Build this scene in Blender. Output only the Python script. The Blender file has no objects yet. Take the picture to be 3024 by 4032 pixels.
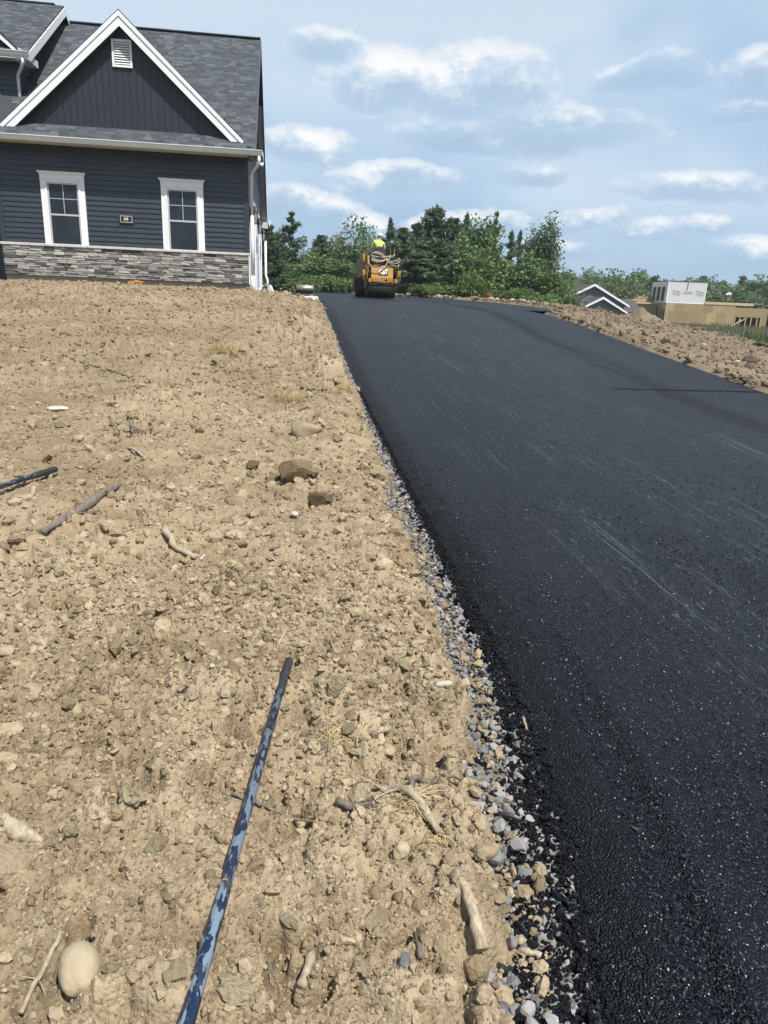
import bpy, bmesh, math, random
import numpy as np
from mathutils import Vector, Matrix, Euler

scene = bpy.context.scene
COL = scene.collection
R = math.radians
rng = np.random.default_rng(7)
random.seed(7)

# ------------------------------------------------------------------ camera, sky, sun, exposure
EYE = 1.4
PITCH, ROLL, HEAD = R(17.05), R(2.37), R(8.1)


def rot_head(v):
    x, y, z = v
    return Vector((x * math.cos(HEAD) + y * math.sin(HEAD), -x * math.sin(HEAD) + y * math.cos(HEAD), z))


cam_data = bpy.data.cameras.new("camera")
cam = bpy.data.objects.new("camera", cam_data)
COL.objects.link(cam)
cam_data.sensor_fit = 'VERTICAL'
cam_data.sensor_height = 36.0
cam_data.lens = 36.0 * 2800.0 / 4032.0
cam_data.clip_start = 0.05
cam_data.clip_end = 4000.0
_r = Vector((1, 0, 0))
_f = Vector((0, math.cos(PITCH), -math.sin(PITCH)))
_u = Vector((0, math.sin(PITCH), math.cos(PITCH)))
_ex = rot_head(_r * math.cos(ROLL) + _u * math.sin(ROLL))
_ey = rot_head(_u * math.cos(ROLL) - _r * math.sin(ROLL))
_ez = rot_head(-_f)
M = Matrix(((_ex.x, _ey.x, _ez.x, 0), (_ex.y, _ey.y, _ez.y, 0), (_ex.z, _ey.z, _ez.z, EYE), (0, 0, 0, 1)))
cam.matrix_world = M
scene.camera = cam

SUN_DIR = Vector((0.56, -1.0, 2.0)).normalized()
SUN_EL = math.asin(SUN_DIR.z)
SUN_AZ = math.atan2(SUN_DIR.x, SUN_DIR.y)          # clockwise from +Y

sun_data = bpy.data.lights.new("sun", 'SUN')
sun_data.energy = 5.0
sun_data.angle = R(0.53)
sun_data.color = (1.0, 0.955, 0.88)
sun = bpy.data.objects.new("sun", sun_data)
sun.rotation_euler = SUN_DIR.to_track_quat('Z', 'Y').to_euler()
sun.location = (20, -30, 60)
COL.objects.link(sun)

scene.view_settings.view_transform = 'Standard'
scene.view_settings.look = 'None'
scene.view_settings.exposure = 0.40
scene.view_settings.gamma = 1.0
scene.view_settings.use_curve_mapping = False
scene.render.engine = 'CYCLES'
scene.cycles.max_bounces = 6
scene.cycles.diffuse_bounces = 3
scene.cycles.glossy_bounces = 3
scene.cycles.transparent_max_bounces = 6
scene.cycles.caustics_reflective = False
scene.cycles.caustics_refractive = False


class NG:
    """small helper that wires shader nodes"""

    def __init__(self, tree):
        self.t = tree
        self.n = tree.nodes
        self.l = tree.links

    def new(self, kind, **kw):
        nd = self.n.new(kind)
        for k, v in kw.items():
            setattr(nd, k, v)
        return nd

    def put(self, sock, v):
        if hasattr(v, 'links') and hasattr(v, 'is_output'):
            self.l.new(v, sock)
        elif v is not None:
            sock.default_value = v

    def math(self, op, a, b=None, c=None, clamp=False):
        nd = self.new('ShaderNodeMath', operation=op, use_clamp=clamp)
        self.put(nd.inputs[0], a)
        if b is not None:
            self.put(nd.inputs[1], b)
        if c is not None:
            self.put(nd.inputs[2], c)
        return nd.outputs[0]

    def smooth(self, x, lo, hi, a=0.0, b=1.0):
        nd = self.new('ShaderNodeMapRange', interpolation_type='SMOOTHSTEP')
        self.put(nd.inputs[0], x)
        for i, v in enumerate((lo, hi, a, b)):
            self.put(nd.inputs[i + 1], v)
        return nd.outputs[0]

    def mix(self, f, a, b, mode='MIX'):
        nd = self.new('ShaderNodeMix', data_type='RGBA', blend_type=mode)
        self.put(nd.inputs[0], f)
        self.put(nd.inputs[6], a if not isinstance(a, tuple) else (*a[:3], 1))
        self.put(nd.inputs[7], b if not isinstance(b, tuple) else (*b[:3], 1))
        return nd.outputs[2]

    def noise(self, vec, scale, detail=4, rough=0.55, dist=0.0):
        nd = self.new('ShaderNodeTexNoise')
        if vec is not None:
            self.l.new(vec, nd.inputs['Vector'])
        nd.inputs['Scale'].default_value = scale
        nd.inputs['Detail'].default_value = detail
        nd.inputs['Roughness'].default_value = rough
        nd.inputs['Distortion'].default_value = dist
        return nd.outputs['Fac']

    def voronoi(self, vec, scale, feature='F1', out='Distance'):
        nd = self.new('ShaderNodeTexVoronoi', feature=feature)
        if vec is not None:
            self.l.new(vec, nd.inputs['Vector'])
        nd.inputs['Scale'].default_value = scale
        return nd.outputs[out]

    def ramp(self, f, stops, interp='LINEAR'):
        nd = self.new('ShaderNodeValToRGB')
        cr = nd.color_ramp
        cr.interpolation = interp
        while len(cr.elements) > 1:
            cr.elements.remove(cr.elements[-1])
        cr.elements[0].position = stops[0][0]
        cr.elements[0].color = (*stops[0][1], 1)
        for p, c in stops[1:]:
            e = cr.elements.new(p)
            e.color = (*c, 1)
        self.put(nd.inputs[0], f)
        return nd.outputs[0]

    def scalev(self, vec, s):
        nd = self.new('ShaderNodeVectorMath', operation='MULTIPLY')
        self.l.new(vec, nd.inputs[0])
        nd.inputs[1].default_value = s
        return nd.outputs[0]


# clouds of the photograph's sky: azimuth (deg, clockwise from +Y), elevation (deg), half sizes (deg), density, dark
CLOUDS = [
    (6.40, 14.00, 4.50, 2.48, 1.25, 0.02), (13.40, 13.70, 5.94, 2.94, 1.30, 0.06), (2.60, 15.70, 2.88, 1.47, 0.85, 0.28), (1.80, 9.90, 3.42, 1.56, 1.15, 0.05),
    (8.20, 8.00, 4.50, 1.29, 1.15, 0.05), (18.60, 11.20, 7.38, 1.84, 0.95, 0.25), (25.20, 14.20, 3.60, 1.38, 0.90, 0.45), (32.40, 14.00, 3.24, 1.75, 1.00, 0.20),
    (28.80, 7.60, 5.76, 1.29, 1.10, 0.10), (1.00, 6.00, 4.68, 1.47, 1.00, 0.15), (22.40, 5.60, 3.24, 1.01, 1.05, 0.00), (26.20, 4.90, 2.88, 0.92, 1.05, 0.00),
    (29.80, 5.30, 1.80, 0.83, 1.00, 0.05), (33.60, 4.20, 3.24, 0.83, 1.05, 0.00), (6.00, 4.90, 2.16, 1.10, 1.05, -0.10), (15.00, 5.20, 3.60, 1.01, 1.00, 0.00),
    (31.80, 12.00, 2.52, 0.83, 0.85, 0.40), (17.50, 8.40, 2.52, 1.01, 0.65, 0.50), (11.20, 5.00, 2.34, 0.92, 1.00, 0.00), (20.50, 3.60, 4.50, 0.83, 0.80, 0.15), (12.00, 10.80, 4.50, 1.20, 0.80, 0.40),
]


def make_world():
    w = bpy.data.worlds.new("World")
    scene.world = w
    w.use_nodes = True
    g = NG(w.node_tree)
    g.n.clear()
    out = g.new('ShaderNodeOutputWorld')
    sky = g.new('ShaderNodeTexSky', sky_type='NISHITA')
    sky.sun_disc = False
    sky.sun_elevation = SUN_EL
    sky.sun_rotation = SUN_AZ
    sky.altitude = 200
    sky.air_density = 1.0
    sky.dust_density = 1.2
    sky.ozone_density = 1.3
    tc = g.new('ShaderNodeTexCoord')
    d = tc.outputs['Generated']
    sep = g.new('ShaderNodeSeparateXYZ')
    g.l.new(d, sep.inputs[0])
    az = g.math('ARCTAN2', sep.outputs[0], sep.outputs[1])
    el = g.math('ARCSINE', sep.outputs[2])
    # ragged edges: the direction itself is disturbed by noise before the cloud shapes are measured
    n1 = g.noise(g.scalev(d, (1, 1, 1.5)), 9.0, 7, 0.6)
    n2 = g.noise(g.scalev(d, (1, 1, 1.7)), 24.0, 6, 0.62)
    n4 = g.noise(g.scalev(d, (1, 1, 1.5)), 70.0, 4, 0.6)
    n3 = g.noise(g.scalev(d, (1, 1, 3.0)), 3.2, 5, 0.55)
    az2 = g.math('ADD', az, g.math('MULTIPLY', g.math('SUBTRACT', n3, 0.5), 0.10))
    el2 = g.math('ADD', el, g.math('MULTIPLY', g.math('SUBTRACT', n1, 0.5), 0.05))
    best, lit, drk = None, None, None
    for (a, e, sa, se, dn, dk) in CLOUDS:
        u = g.math('DIVIDE', g.math('SUBTRACT', az2, R(a)), R(sa))
        v = g.math('DIVIDE', g.math('SUBTRACT', el2, R(e)), R(se))
        # flatter under, rounder above
        vv = g.math('MULTIPLY', v, g.smooth(v, -0.4, 0.2, 1.5, 1.0))
        r2 = g.math('ADD', g.math('MULTIPLY', u, u), g.math('MULTIPLY', vv, vv))
        h = g.math('MULTIPLY', g.math('SUBTRACT', 1.0, r2), dn)
        h = g.math('MAXIMUM', h, -1.5)
        # heaping brightness: towards the crown of each heap
        lt = g.math('ADD', g.math('MULTIPLY', v, 0.62), 0.46 - dk)
        wgt = g.math('POWER', 2.718, g.math('MULTIPLY', h, 3.5))
        if best is None:
            best, lit, drk = h, g.math('MULTIPLY', lt, wgt), wgt
        else:
            lit = g.math('ADD', lit, g.math('MULTIPLY', lt, wgt))
            drk = g.math('ADD', drk, wgt)
            best = g.math('MAXIMUM', best, h)
    lit = g.math('DIVIDE', lit, drk)
    # ordinary fair-weather clouds for the rest of the sky
    inv = g.math('DIVIDE', 1.0, g.math('MAXIMUM', g.math('ADD', sep.outputs[2], 0.12), 0.05))
    pl = g.new('ShaderNodeCombineXYZ')
    g.l.new(g.math('MULTIPLY', sep.outputs[0], inv), pl.inputs[0])
    g.l.new(g.math('MULTIPLY', sep.outputs[1], inv), pl.inputs[1])
    nb = g.noise(pl.outputs[0], 1.1, 6, 0.55)
    front = g.smooth(g.math('ABSOLUTE', g.math('SUBTRACT', az, R(8))), R(26), R(40))
    other = g.math('MULTIPLY', g.smooth(nb, 0.52, 0.66, -1.2, 0.55), 1.0)
    other = g.math('SUBTRACT', other, g.math('MULTIPLY', g.math('SUBTRACT', 1.0, front), 2.0))
    gt = g.math('GREATER_THAN', other, best)
    lit = g.math('ADD', g.math('MULTIPLY', lit, g.math('SUBTRACT', 1.0, gt)), g.math('MULTIPLY', 0.5, gt))
    best = g.math('MAXIMUM', best, other)
    dens = g.math('ADD', best, g.math('ADD', g.math('MULTIPLY', g.math('SUBTRACT', n1, 0.5), 1.55),
                                      g.math('ADD', g.math('MULTIPLY', g.math('SUBTRACT', n2, 0.5), 1.2), g.math('MULTIPLY', g.math('SUBTRACT', n4, 0.5), 0.55))))
    cover = g.smooth(dens, -0.30, 0.26)
    core = g.smooth(dens, 0.05, 1.0)
    shade = g.math('ADD', lit, g.math('MULTIPLY', g.math('SUBTRACT', n2, 0.5), 1.25))
    shade = g.math('ADD', shade, g.math('MULTIPLY', g.math('SUBTRACT', n4, 0.5), 0.5))
    shade = g.math('ADD', shade, g.math('MULTIPLY', g.math('SUBTRACT', n1, 0.5), 0.7))
    ccol = g.ramp(shade, [(0.0, (0.32, 0.44, 0.578)), (0.34, (0.365, 0.48, 0.61)), (0.60, (0.535, 0.61, 0.69)), (0.84, (0.75, 0.755, 0.76))])
    # thin high veil
    veil = g.noise(g.scalev(d, (1, 1, 2.2)), 2.1, 5, 0.5, 0.4)
    # the veil is seen through more air near the horizon and thins out overhead
    vfac = g.math('MULTIPLY', g.smooth(sep.outputs[2], 0.28, 0.75, 1.0, 0.14), 0.90)
    vcol = g.ramp(g.math('ADD', veil, g.math('MULTIPLY', g.math('SUBTRACT', el, 0.14), 0.55)), [(0.36, (0.30, 0.435, 0.585)), (0.48, (0.37, 0.50, 0.645)), (0.62, (0.50, 0.595, 0.69))])
    bsky = g.new('ShaderNodeBackground')
    g.l.new(sky.outputs[0], bsky.inputs[0])
    bsky.inputs[1].default_value = 0.10
    bveil = g.new('ShaderNodeBackground')
    g.l.new(vcol, bveil.inputs[0])
    bveil.inputs[1].default_value = 1.0
    bcl = g.new('ShaderNodeBackground')
    g.l.new(ccol, bcl.inputs[0])
    bcl.inputs[1].default_value = 1.0
    m1 = g.new('ShaderNodeMixShader')
    g.l.new(vfac, m1.inputs[0])
    g.l.new(bsky.outputs[0], m1.inputs[1])
    g.l.new(bveil.outputs[0], m1.inputs[2])
    m2 = g.new('ShaderNodeMixShader')
    g.l.new(g.math('MULTIPLY', cover, g.math('ADD', 0.50, g.math('MULTIPLY', core, 0.48))), m2.inputs[0])
    g.l.new(m1.outputs[0], m2.inputs[1])
    g.l.new(bcl.outputs[0], m2.inputs[2])
    g.l.new(m2.outputs[0], out.inputs[0])
    w.cycles.sampling_method = 'MANUAL'
    w.cycles.sample_map_resolution = 512


make_world()

# ------------------------------------------------------------------ object helpers
ORG = {}


def link(o, parent=None):
    COL.objects.link(o)
    if parent is not None:
        o.parent = parent
    return o


def tag(o, label=None, cat=None, group=None, kind=None):
    if label:
        o['label'] = label
    if cat:
        o['category'] = cat
    if group:
        o['group'] = group
    if kind:
        o['kind'] = kind
    return o


def thing(name, loc, label, cat, group=None, rz=0.0):
    o = bpy.data.objects.new(name, None)
    o.empty_display_size = 0.2
    o.location = loc
    o.rotation_euler = (0, 0, rz)
    link(o)
    return tag(o, label, cat, group)


def mesh_np(name, verts, faces, smooth=False, attrs=None):
    """verts (n,3); faces (m,3|4) int array or list of such arrays"""
    me = bpy.data.meshes.new(name)
    verts = np.asarray(verts, dtype=np.float32)
    if isinstance(faces, np.ndarray):
        faces = [faces]
    loops = np.concatenate([f.ravel() for f in faces]).astype(np.int32)
    counts = np.concatenate([np.full(len(f), f.shape[1]) for f in faces]).astype(np.int32)
    starts = np.concatenate([[0], np.cumsum(counts)[:-1]]).astype(np.int32)
    me.vertices.add(len(verts))
    me.vertices.foreach_set('co', verts.ravel())
    me.loops.add(len(loops))
    me.loops.foreach_set('vertex_index', loops)
    me.polygons.add(len(counts))
    me.polygons.foreach_set('loop_start', starts)
    me.update(calc_edges=True)
    me.polygons.foreach_set('use_smooth', np.full(len(counts), smooth, dtype=bool))
    if attrs:
        for k, v in attrs.items():
            a = me.attributes.new(k, 'FLOAT', 'POINT')
            a.data.foreach_set('value', np.asarray(v, dtype=np.float32))
    me.update()
    return me


def obj(name, me, mat=None, parent=None, loc=(0, 0, 0)):
    o = bpy.data.objects.new(name, me)
    o.location = loc
    if mat is not None and len(me.materials) == 0:
        me.materials.append(mat)
    return link(o, parent)


class MB:
    """collects boxes, prisms, tubes and lathes into one mesh"""

    def __init__(self, org=(0, 0, 0)):
        self.v, self.f, self.m = [], [], []
        self.o = Vector(org)
        self.mi = 0

    def _add(self, vs, fs):
        b = len(self.v)
        self.v += [Vector(p) - self.o for p in vs]
        self.f += [tuple(b + i for i in f) for f in fs]
        self.m += [self.mi] * len(fs)
        return self

    def box(self, x0, x1, y0, y1, z0, z1):
        vs = [(x, y, z) for z in (z0, z1) for y in (y0, y1) for x in (x0, x1)]
        return self._add(vs, [(0, 2, 3, 1), (4, 5, 7, 6), (0, 1, 5, 4), (2, 6, 7, 3), (0, 4, 6, 2), (1, 3, 7, 5)])

    def obox(self, c, ax, ay, az):
        """box from centre and three half-axis vectors"""
        c, ax, ay, az = Vector(c), Vector(ax), Vector(ay), Vector(az)
        vs = [c + ax * i + ay * j + az * k for k in (-1, 1) for j in (-1, 1) for i in (-1, 1)]
        return self._add(vs, [(0, 2, 3, 1), (4, 5, 7, 6), (0, 1, 5, 4), (2, 6, 7, 3), (0, 4, 6, 2), (1, 3, 7, 5)])

    def beam(self, a, b, w, h, up=(0, 0, 1)):
        a, b = Vector(a), Vector(b)
        d = (b - a)
        L = d.length
        d.normalize()
        s = d.cross(Vector(up))
        if s.length < 1e-4:
            s = d.cross(Vector((1, 0, 0)))
        s.normalize()
        t = s.cross(d)
        return self.obox((a + b) / 2, d * (L / 2), s * (w / 2), t * (h / 2))

    def prism(self, poly, ext):
        """polygon (list of 3d points) extruded by a vector"""
        n = len(poly)
        e = Vector(ext)
        vs = [Vector(p) for p in poly] + [Vector(p) + e for p in poly]
        fs = [tuple(range(n - 1, -1, -1)), tuple(range(n, 2 * n))]
        fs += [(i, (i + 1) % n, n + (i + 1) % n, n + i) for i in range(n)]
        return self._add(vs, fs)

    def tube(self, pts, rad, seg=8, cap=True):
        pts = [Vector(p) for p in pts]
        n = len(pts)
        rads = rad if hasattr(rad, '__len__') else [rad] * n
        vs = []
        prev = None
        for i, p in enumerate(pts):
            t = (pts[min(i + 1, n - 1)] - pts[max(i - 1, 0)]).normalized()
            if prev is None:
                a = t.cross(Vector((0, 0, 1)))
                if a.length < 0.1:
                    a = t.cross(Vector((1, 0, 0)))
                a.normalize()
            else:
                a = (prev - t * prev.dot(t)).normalized()
            prev = a
            b = t.cross(a)
            for k in range(seg):
                w = 2 * math.pi * k / seg
                vs.append(p + (a * math.cos(w) + b * math.sin(w)) * rads[i])
        fs = []
        for i in range(n - 1):
            for k in range(seg):
                k2 = (k + 1) % seg
                fs.append((i * seg + k, i * seg + k2, (i + 1) * seg + k2, (i + 1) * seg + k))
        if cap:
            fs.append(tuple(range(seg - 1, -1, -1)))
            fs.append(tuple((n - 1) * seg + k for k in range(seg)))
        return self._add(vs, fs)

    def lathe(self, prof, c, axis='z', seg=24, cap=True):
        """prof: (radius, height along axis)"""
        c = Vector(c)
        vs = []
        for (r, h) in prof:
            for k in range(seg):
                w = 2 * math.pi * k / seg
                a, b = r * math.cos(w), r * math.sin(w)
                p = {'z': (a, b, h), 'x': (h, a, b), 'y': (b, h, a)}[axis]
                vs.append(c + Vector(p))
        fs = []
        n = len(prof)
        for i in range(n - 1):
            for k in range(seg):
                k2 = (k + 1) % seg
                fs.append((i * seg + k, i * seg + k2, (i + 1) * seg + k2, (i + 1) * seg + k))
        if cap:
            fs.append(tuple(range(seg - 1, -1, -1)))
            fs.append(tuple((n - 1) * seg + k for k in range(seg)))
        return self._add(vs, fs)

    def mesh(self, name, smooth=False):
        me = bpy.data.meshes.new(name)
        me.from_pydata([tuple(p) for p in self.v], [], self.f)
        if smooth:
            me.polygons.foreach_set('use_smooth', [True] * len(me.polygons))
        me.update()
        return me

    def build(self, name, mat, parent=None, smooth=False, label=None, loc=(0, 0, 0), bevel=0.0):
        me = self.mesh(name, smooth)
        if bevel > 0:
            bm = bmesh.new()
            bm.from_mesh(me)
            bmesh.ops.bevel(bm, geom=list(bm.edges), offset=bevel, segments=1, affect='EDGES', clamp_overlap=True)
            bm.to_mesh(me)
            bm.free()
        if isinstance(mat, (list, tuple)):
            for m_ in mat:
                me.materials.append(m_)
            me.polygons.foreach_set('material_index', self.m)
            o = obj(name, me, None, parent, loc)
        else:
            o = obj(name, me, mat, parent, loc)
        if label:
            o['label'] = label
        return o


# ------------------------------------------------------------------ numpy noise
def _hash(ix, iy, seed):
    h = (ix.astype(np.int64) * 374761393 + iy.astype(np.int64) * 668265263 + seed * 974634777) & 0x7fffffff
    h = ((h ^ (h >> 13)) * 1274126177) & 0x7fffffff
    h = ((h ^ (h >> 16)) * 2246822519) & 0x7fffffff
    return ((h ^ (h >> 15)) & 0xffffff) / float(0xffffff)


def vnoise(x, y, seed=0):
    ix, iy = np.floor(x), np.floor(y)
    fx, fy = x - ix, y - iy
    fx = fx * fx * fx * (fx * (fx * 6 - 15) + 10)
    fy = fy * fy * fy * (fy * (fy * 6 - 15) + 10)
    a, b = _hash(ix, iy, seed), _hash(ix + 1, iy, seed)
    c, d = _hash(ix, iy + 1, seed), _hash(ix + 1, iy + 1, seed)
    return (a * (1 - fx) + b * fx) * (1 - fy) + (c * (1 - fx) + d * fx) * fy


def fbm(x, y, seed=0, octv=4, gain=0.5):
    s, a, t = 0, 1.0, 0
    for i in range(octv):
        s = s + a * vnoise(x * 2 ** i + 17.3 * i, y * 2 ** i - 9.1 * i, seed + i)
        t += a
        a *= gain
    return s / t


def lumps(x, y, cell, seed, keep=1.0, rmin=0.28, rmax=0.62):
    """rounded clods of a size, one candidate to a cell"""
    u, v = x / cell, y / cell
    ix, iy = np.floor(u), np.floor(v)
    h = np.zeros_like(x)
    for dx in (-1, 0, 1):
        for dy in (-1, 0, 1):
            jx, jy = ix + dx, iy + dy
            px = jx + _hash(jx, jy, seed)
            py = jy + _hash(jx, jy, seed + 1)
            r = rmin + (rmax - rmin) * _hash(jx, jy, seed + 2)
            on = _hash(jx, jy, seed + 3) < keep
            an = _hash(jx, jy, seed + 4) * math.pi
            ex, ey = u - px, v - py
            ca, sa = np.cos(an), np.sin(an)
            e1, e2 = ex * ca + ey * sa, (-ex * sa + ey * ca) * (1.0 + 0.8 * _hash(jx, jy, seed + 5))
            q = 1 - (e1 * e1 + e2 * e2) / (r * r)
            hh = np.sqrt(np.clip(q, 0, 1)) * r * (0.55 + 0.6 * _hash(jx, jy, seed + 6)) * on
            h = np.maximum(h, hh)
    return h * cell


def sstep(x, a, b):
    t = np.clip((np.asarray(x, dtype=float) - a) / (b - a), 0, 1)
    return t * t * (3 - 2 * t)

# ------------------------------------------------------------------ lie of the land
_PY = np.array([-60., -10, 0, 2.6, 4.2, 6, 8.5, 10.5, 13.8, 16, 18, 20.8, 27, 40, 60, 400])
_PZ = np.array([-2.2, -.15, .0, .02, .06, .13, .26, .43, .72, .93, 1.07, 1.16, 1.24, 1.34, 1.38, 1.3])
_yy = np.linspace(-60, 400, 9201)
_zz = np.interp(_yy, _PY, _PZ)
_k = np.hanning(41)
_k /= _k.sum()
_zs = np.convolve(np.pad(_zz, 20, mode='edge'), _k, mode='valid')


def zp(y):
    return np.interp(y, _yy, _zs)


def pave_z(x, y):
    """finished surface of the asphalt"""
    return zp(y) - 0.012 * np.clip(np.asarray(x, dtype=float) - 3.0, 0, 8) * sstep(y, 16, 26)


def toe_x(y):
    """line where the asphalt's left shoulder meets the gravel"""
    return np.interp(y, [0, 1.0, 1.5, 2.0, 2.6, 4, 20, 21], [.52, .615, .735, .80, .845, .85, .85, .85])


def dirt_edge_x(y):
    """line where the bare soil ends and the gravel shows"""
    y = np.asarray(y, dtype=float)
    e = np.interp(y, [0, 1.2, 1.5, 1.8, 2.1, 2.5, 3.0, 3.5, 4.2, 5, 6, 8, 10, 12, 15, 20],
                  [.37, .43, .53, .56, .59, .61, .65, .67, .69, .73, .72, .76, .76, .79, .80, .82])
    return np.minimum(e + (0.07 + 0.08 * sstep(y, 2, 4)) * (fbm(y * 2.3, y * 0 + 3.3, 41, 5, .6) - .5) * 2, 0.86)


def far_drop(x, y):
    """the land falls away to the right, towards the neighbouring plots"""
    x = np.asarray(x, dtype=float)
    d = sstep(x - 0.10 * np.asarray(y), 10.3, 25)
    return -(zp(y) + 0.95) * d


def right_edge_x(y):
    """right edge of the asphalt, and of the pad where it widens"""
    y = np.asarray(y, dtype=float)
    return np.interp(y, [4, 17.0, 18.4, 19.4, 20.2, 24, 32, 38, 42], [6.6, 6.6, 6.66, 7.1, 7.6, 8.9, 9.6, 9.0, 6.5])


def land_z(x, y):
    """ground without clods: left plot, right bank, far field"""
    x = np.asarray(x, dtype=float)
    y = np.asarray(y, dtype=float)
    z = zp(y)
    left = sstep(-x, -0.9, 1.0) * sstep(y, 8, 21) * 0.165
    right = -0.118 * np.clip(x - right_edge_x(y) - 0.3, 0, 6.5) * sstep(y, 2, 9)
    right = right + 0.07 * np.exp(-((x - 7.8) / 1.1) ** 2 - ((y - 19.6) / 1.3) ** 2)
    # soil pushed up in a low ridge along the drive
    lip = 0.055 * np.exp(-((x - dirt_edge_x(y) + 0.34) / 0.22) ** 2) * sstep(y, 2.5, 4.5) * (1 - sstep(y, 17, 20)) * (x < 1.2)
    return z + left + right + lip + far_drop(x, y)

# ------------------------------------------------------------------ materials
def mat_new(name):
    m = bpy.data.materials.new(name)
    m.use_nodes = True
    g = NG(m.node_tree)
    g.n.clear()
    out = g.new('ShaderNodeOutputMaterial')
    p = g.new('ShaderNodeBsdfPrincipled')
    g.l.new(p.outputs[0], out.inputs[0])
    g.p, g.out = p, out
    return m, g


def bump(g, h, strength=0.5, dist=0.01):
    b = g.new('ShaderNodeBump')
    b.inputs['Strength'].default_value = strength
    b.inputs['Distance'].default_value = dist
    g.l.new(h, b.inputs['Height'])
    g.l.new(b.outputs[0], g.p.inputs['Normal'])
    return b


def objco(g):
    return g.new('ShaderNodeTexCoord').outputs['Object']


def pos(g):
    return g.new('ShaderNodeNewGeometry').outputs['Position']


def plain(name, col, rough=0.6, metal=0.0, var=0.12, scale=6.0, bstr=0.0, bscale=60, spec=0.5, dirt=None, coat=0.0):
    """painted or moulded surface with slight mottling, optional grime"""
    m, g = mat_new(name)
    v = objco(g)
    n = g.noise(v, scale, 5, 0.6)
    a = tuple(max(0, c * (1 - var)) for c in col)
    b = tuple(min(1, c * (1 + var)) for c in col)
    c = g.ramp(n, [(0.3, a), (0.7, b)])
    if dirt:
        dcol, lo, hi, dsc = dirt
        dn = g.noise(v, dsc, 6, 0.65)
        c = g.mix(g.smooth(dn, lo, hi), c, dcol)
    g.l.new(c, g.p.inputs['Base Color'])
    g.p.inputs['Roughness'].default_value = rough
    g.p.inputs['Metallic'].default_value = metal
    g.p.inputs['Specular IOR Level'].default_value = spec
    if bstr:
        bump(g, g.noise(v, bscale, 4, 0.6), bstr, 0.01)
    return m


def attr(g, name):
    nd = g.new('ShaderNodeAttribute')
    nd.attribute_name = name
    return nd.outputs['Fac']


def obrand(g):
    return g.new('ShaderNodeObjectInfo').outputs['Random']


def make_dirt(name, tint=None, attr_tint=False, lo=(0.212, 0.162, 0.101), hi=(0.448, 0.362, 0.243)):
    m, g = mat_new(name)
    v = pos(g)
    big = g.noise(v, 0.9, 6, 0.62)
    mid = g.noise(v, 9.0, 6, 0.65)
    fine = g.noise(v, 95.0, 5, 0.7)
    f = g.math('ADD', g.math('MULTIPLY', big, 0.40), g.math('ADD', g.math('MULTIPLY', mid, 0.36), g.math('MULTIPLY', fine, 0.30)))
    if attr_tint:
        f = g.math('ADD', f, g.math('MULTIPLY', g.math('SUBTRACT', attr(g, 'tint'), 0.5), 0.30))
    if tint == 'object':
        f = g.math('ADD', f, g.math('MULTIPLY', g.math('SUBTRACT', obrand(g), 0.5), 0.22))
    c = g.ramp(f, [(0.30, tuple(x * 0.72 for x in lo)), (0.44, lo), (0.58, tuple((a + b) / 2 for a, b in zip(lo, hi))), (0.76, hi)])
    # damp, darker soil turned up here and there
    damp = g.smooth(g.noise(v, 2.3, 6, 0.7), 0.60, 0.74)
    c = g.mix(g.math('MULTIPLY', damp, 0.38), c, (0.115, 0.082, 0.045))
    # browner tint farther up the plot, painting in the shade among the clods
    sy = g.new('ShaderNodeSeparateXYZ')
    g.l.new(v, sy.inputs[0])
    far_shade = g.math('MULTIPLY', g.smooth(g.math('ADD', sy.outputs[1], g.math('MULTIPLY', g.noise(v, 0.6, 4, 0.6), 6.0)), 6.0, 15.0), 0.34)
    c = g.mix(far_shade, c, (0.17, 0.128, 0.078))
    g.l.new(c, g.p.inputs['Base Color'])
    g.p.inputs['Roughness'].default_value = 0.95
    g.p.inputs['Specular IOR Level'].default_value = 0.15
    h = g.math('ADD', g.math('MULTIPLY', g.noise(v, 55.0, 6, 0.72), 0.6), g.math('MULTIPLY', g.voronoi(v, 95.0), -0.35))
    h = g.math('ADD', h, g.math('MULTIPLY', fine, 0.35))
    bump(g, h, 0.75, 0.018)
    return m


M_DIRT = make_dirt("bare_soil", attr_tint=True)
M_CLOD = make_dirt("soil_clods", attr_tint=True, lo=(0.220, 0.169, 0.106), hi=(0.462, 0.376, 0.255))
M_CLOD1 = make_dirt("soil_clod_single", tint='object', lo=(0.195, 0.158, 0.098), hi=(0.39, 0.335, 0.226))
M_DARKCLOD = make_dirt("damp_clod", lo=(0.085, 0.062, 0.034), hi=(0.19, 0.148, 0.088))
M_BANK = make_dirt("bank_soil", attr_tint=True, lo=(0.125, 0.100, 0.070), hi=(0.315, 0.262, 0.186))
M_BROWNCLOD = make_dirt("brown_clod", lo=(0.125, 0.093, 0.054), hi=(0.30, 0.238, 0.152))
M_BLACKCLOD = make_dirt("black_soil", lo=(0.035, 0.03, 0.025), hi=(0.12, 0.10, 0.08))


def make_stone(name, lo, hi, scale=14, use='attr'):
    m, g = mat_new(name)
    v = objco(g)
    n = g.noise(v, scale, 7, 0.62, 0.5)
    r = attr(g, 'tint') if use == 'attr' else obrand(g)
    f = g.math('ADD', g.math('MULTIPLY', n, 0.65), g.math('MULTIPLY', r, 0.5))
    c = g.ramp(f, [(0.28, lo), (0.58, tuple((a + b) / 2 for a, b in zip(lo, hi))), (0.9, hi)])
    g.l.new(c, g.p.inputs['Base Color'])
    g.p.inputs['Roughness'].default_value = 0.8
    bump(g, g.noise(v, scale * 5, 6, 0.65), 0.4, 0.01)
    return m


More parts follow.
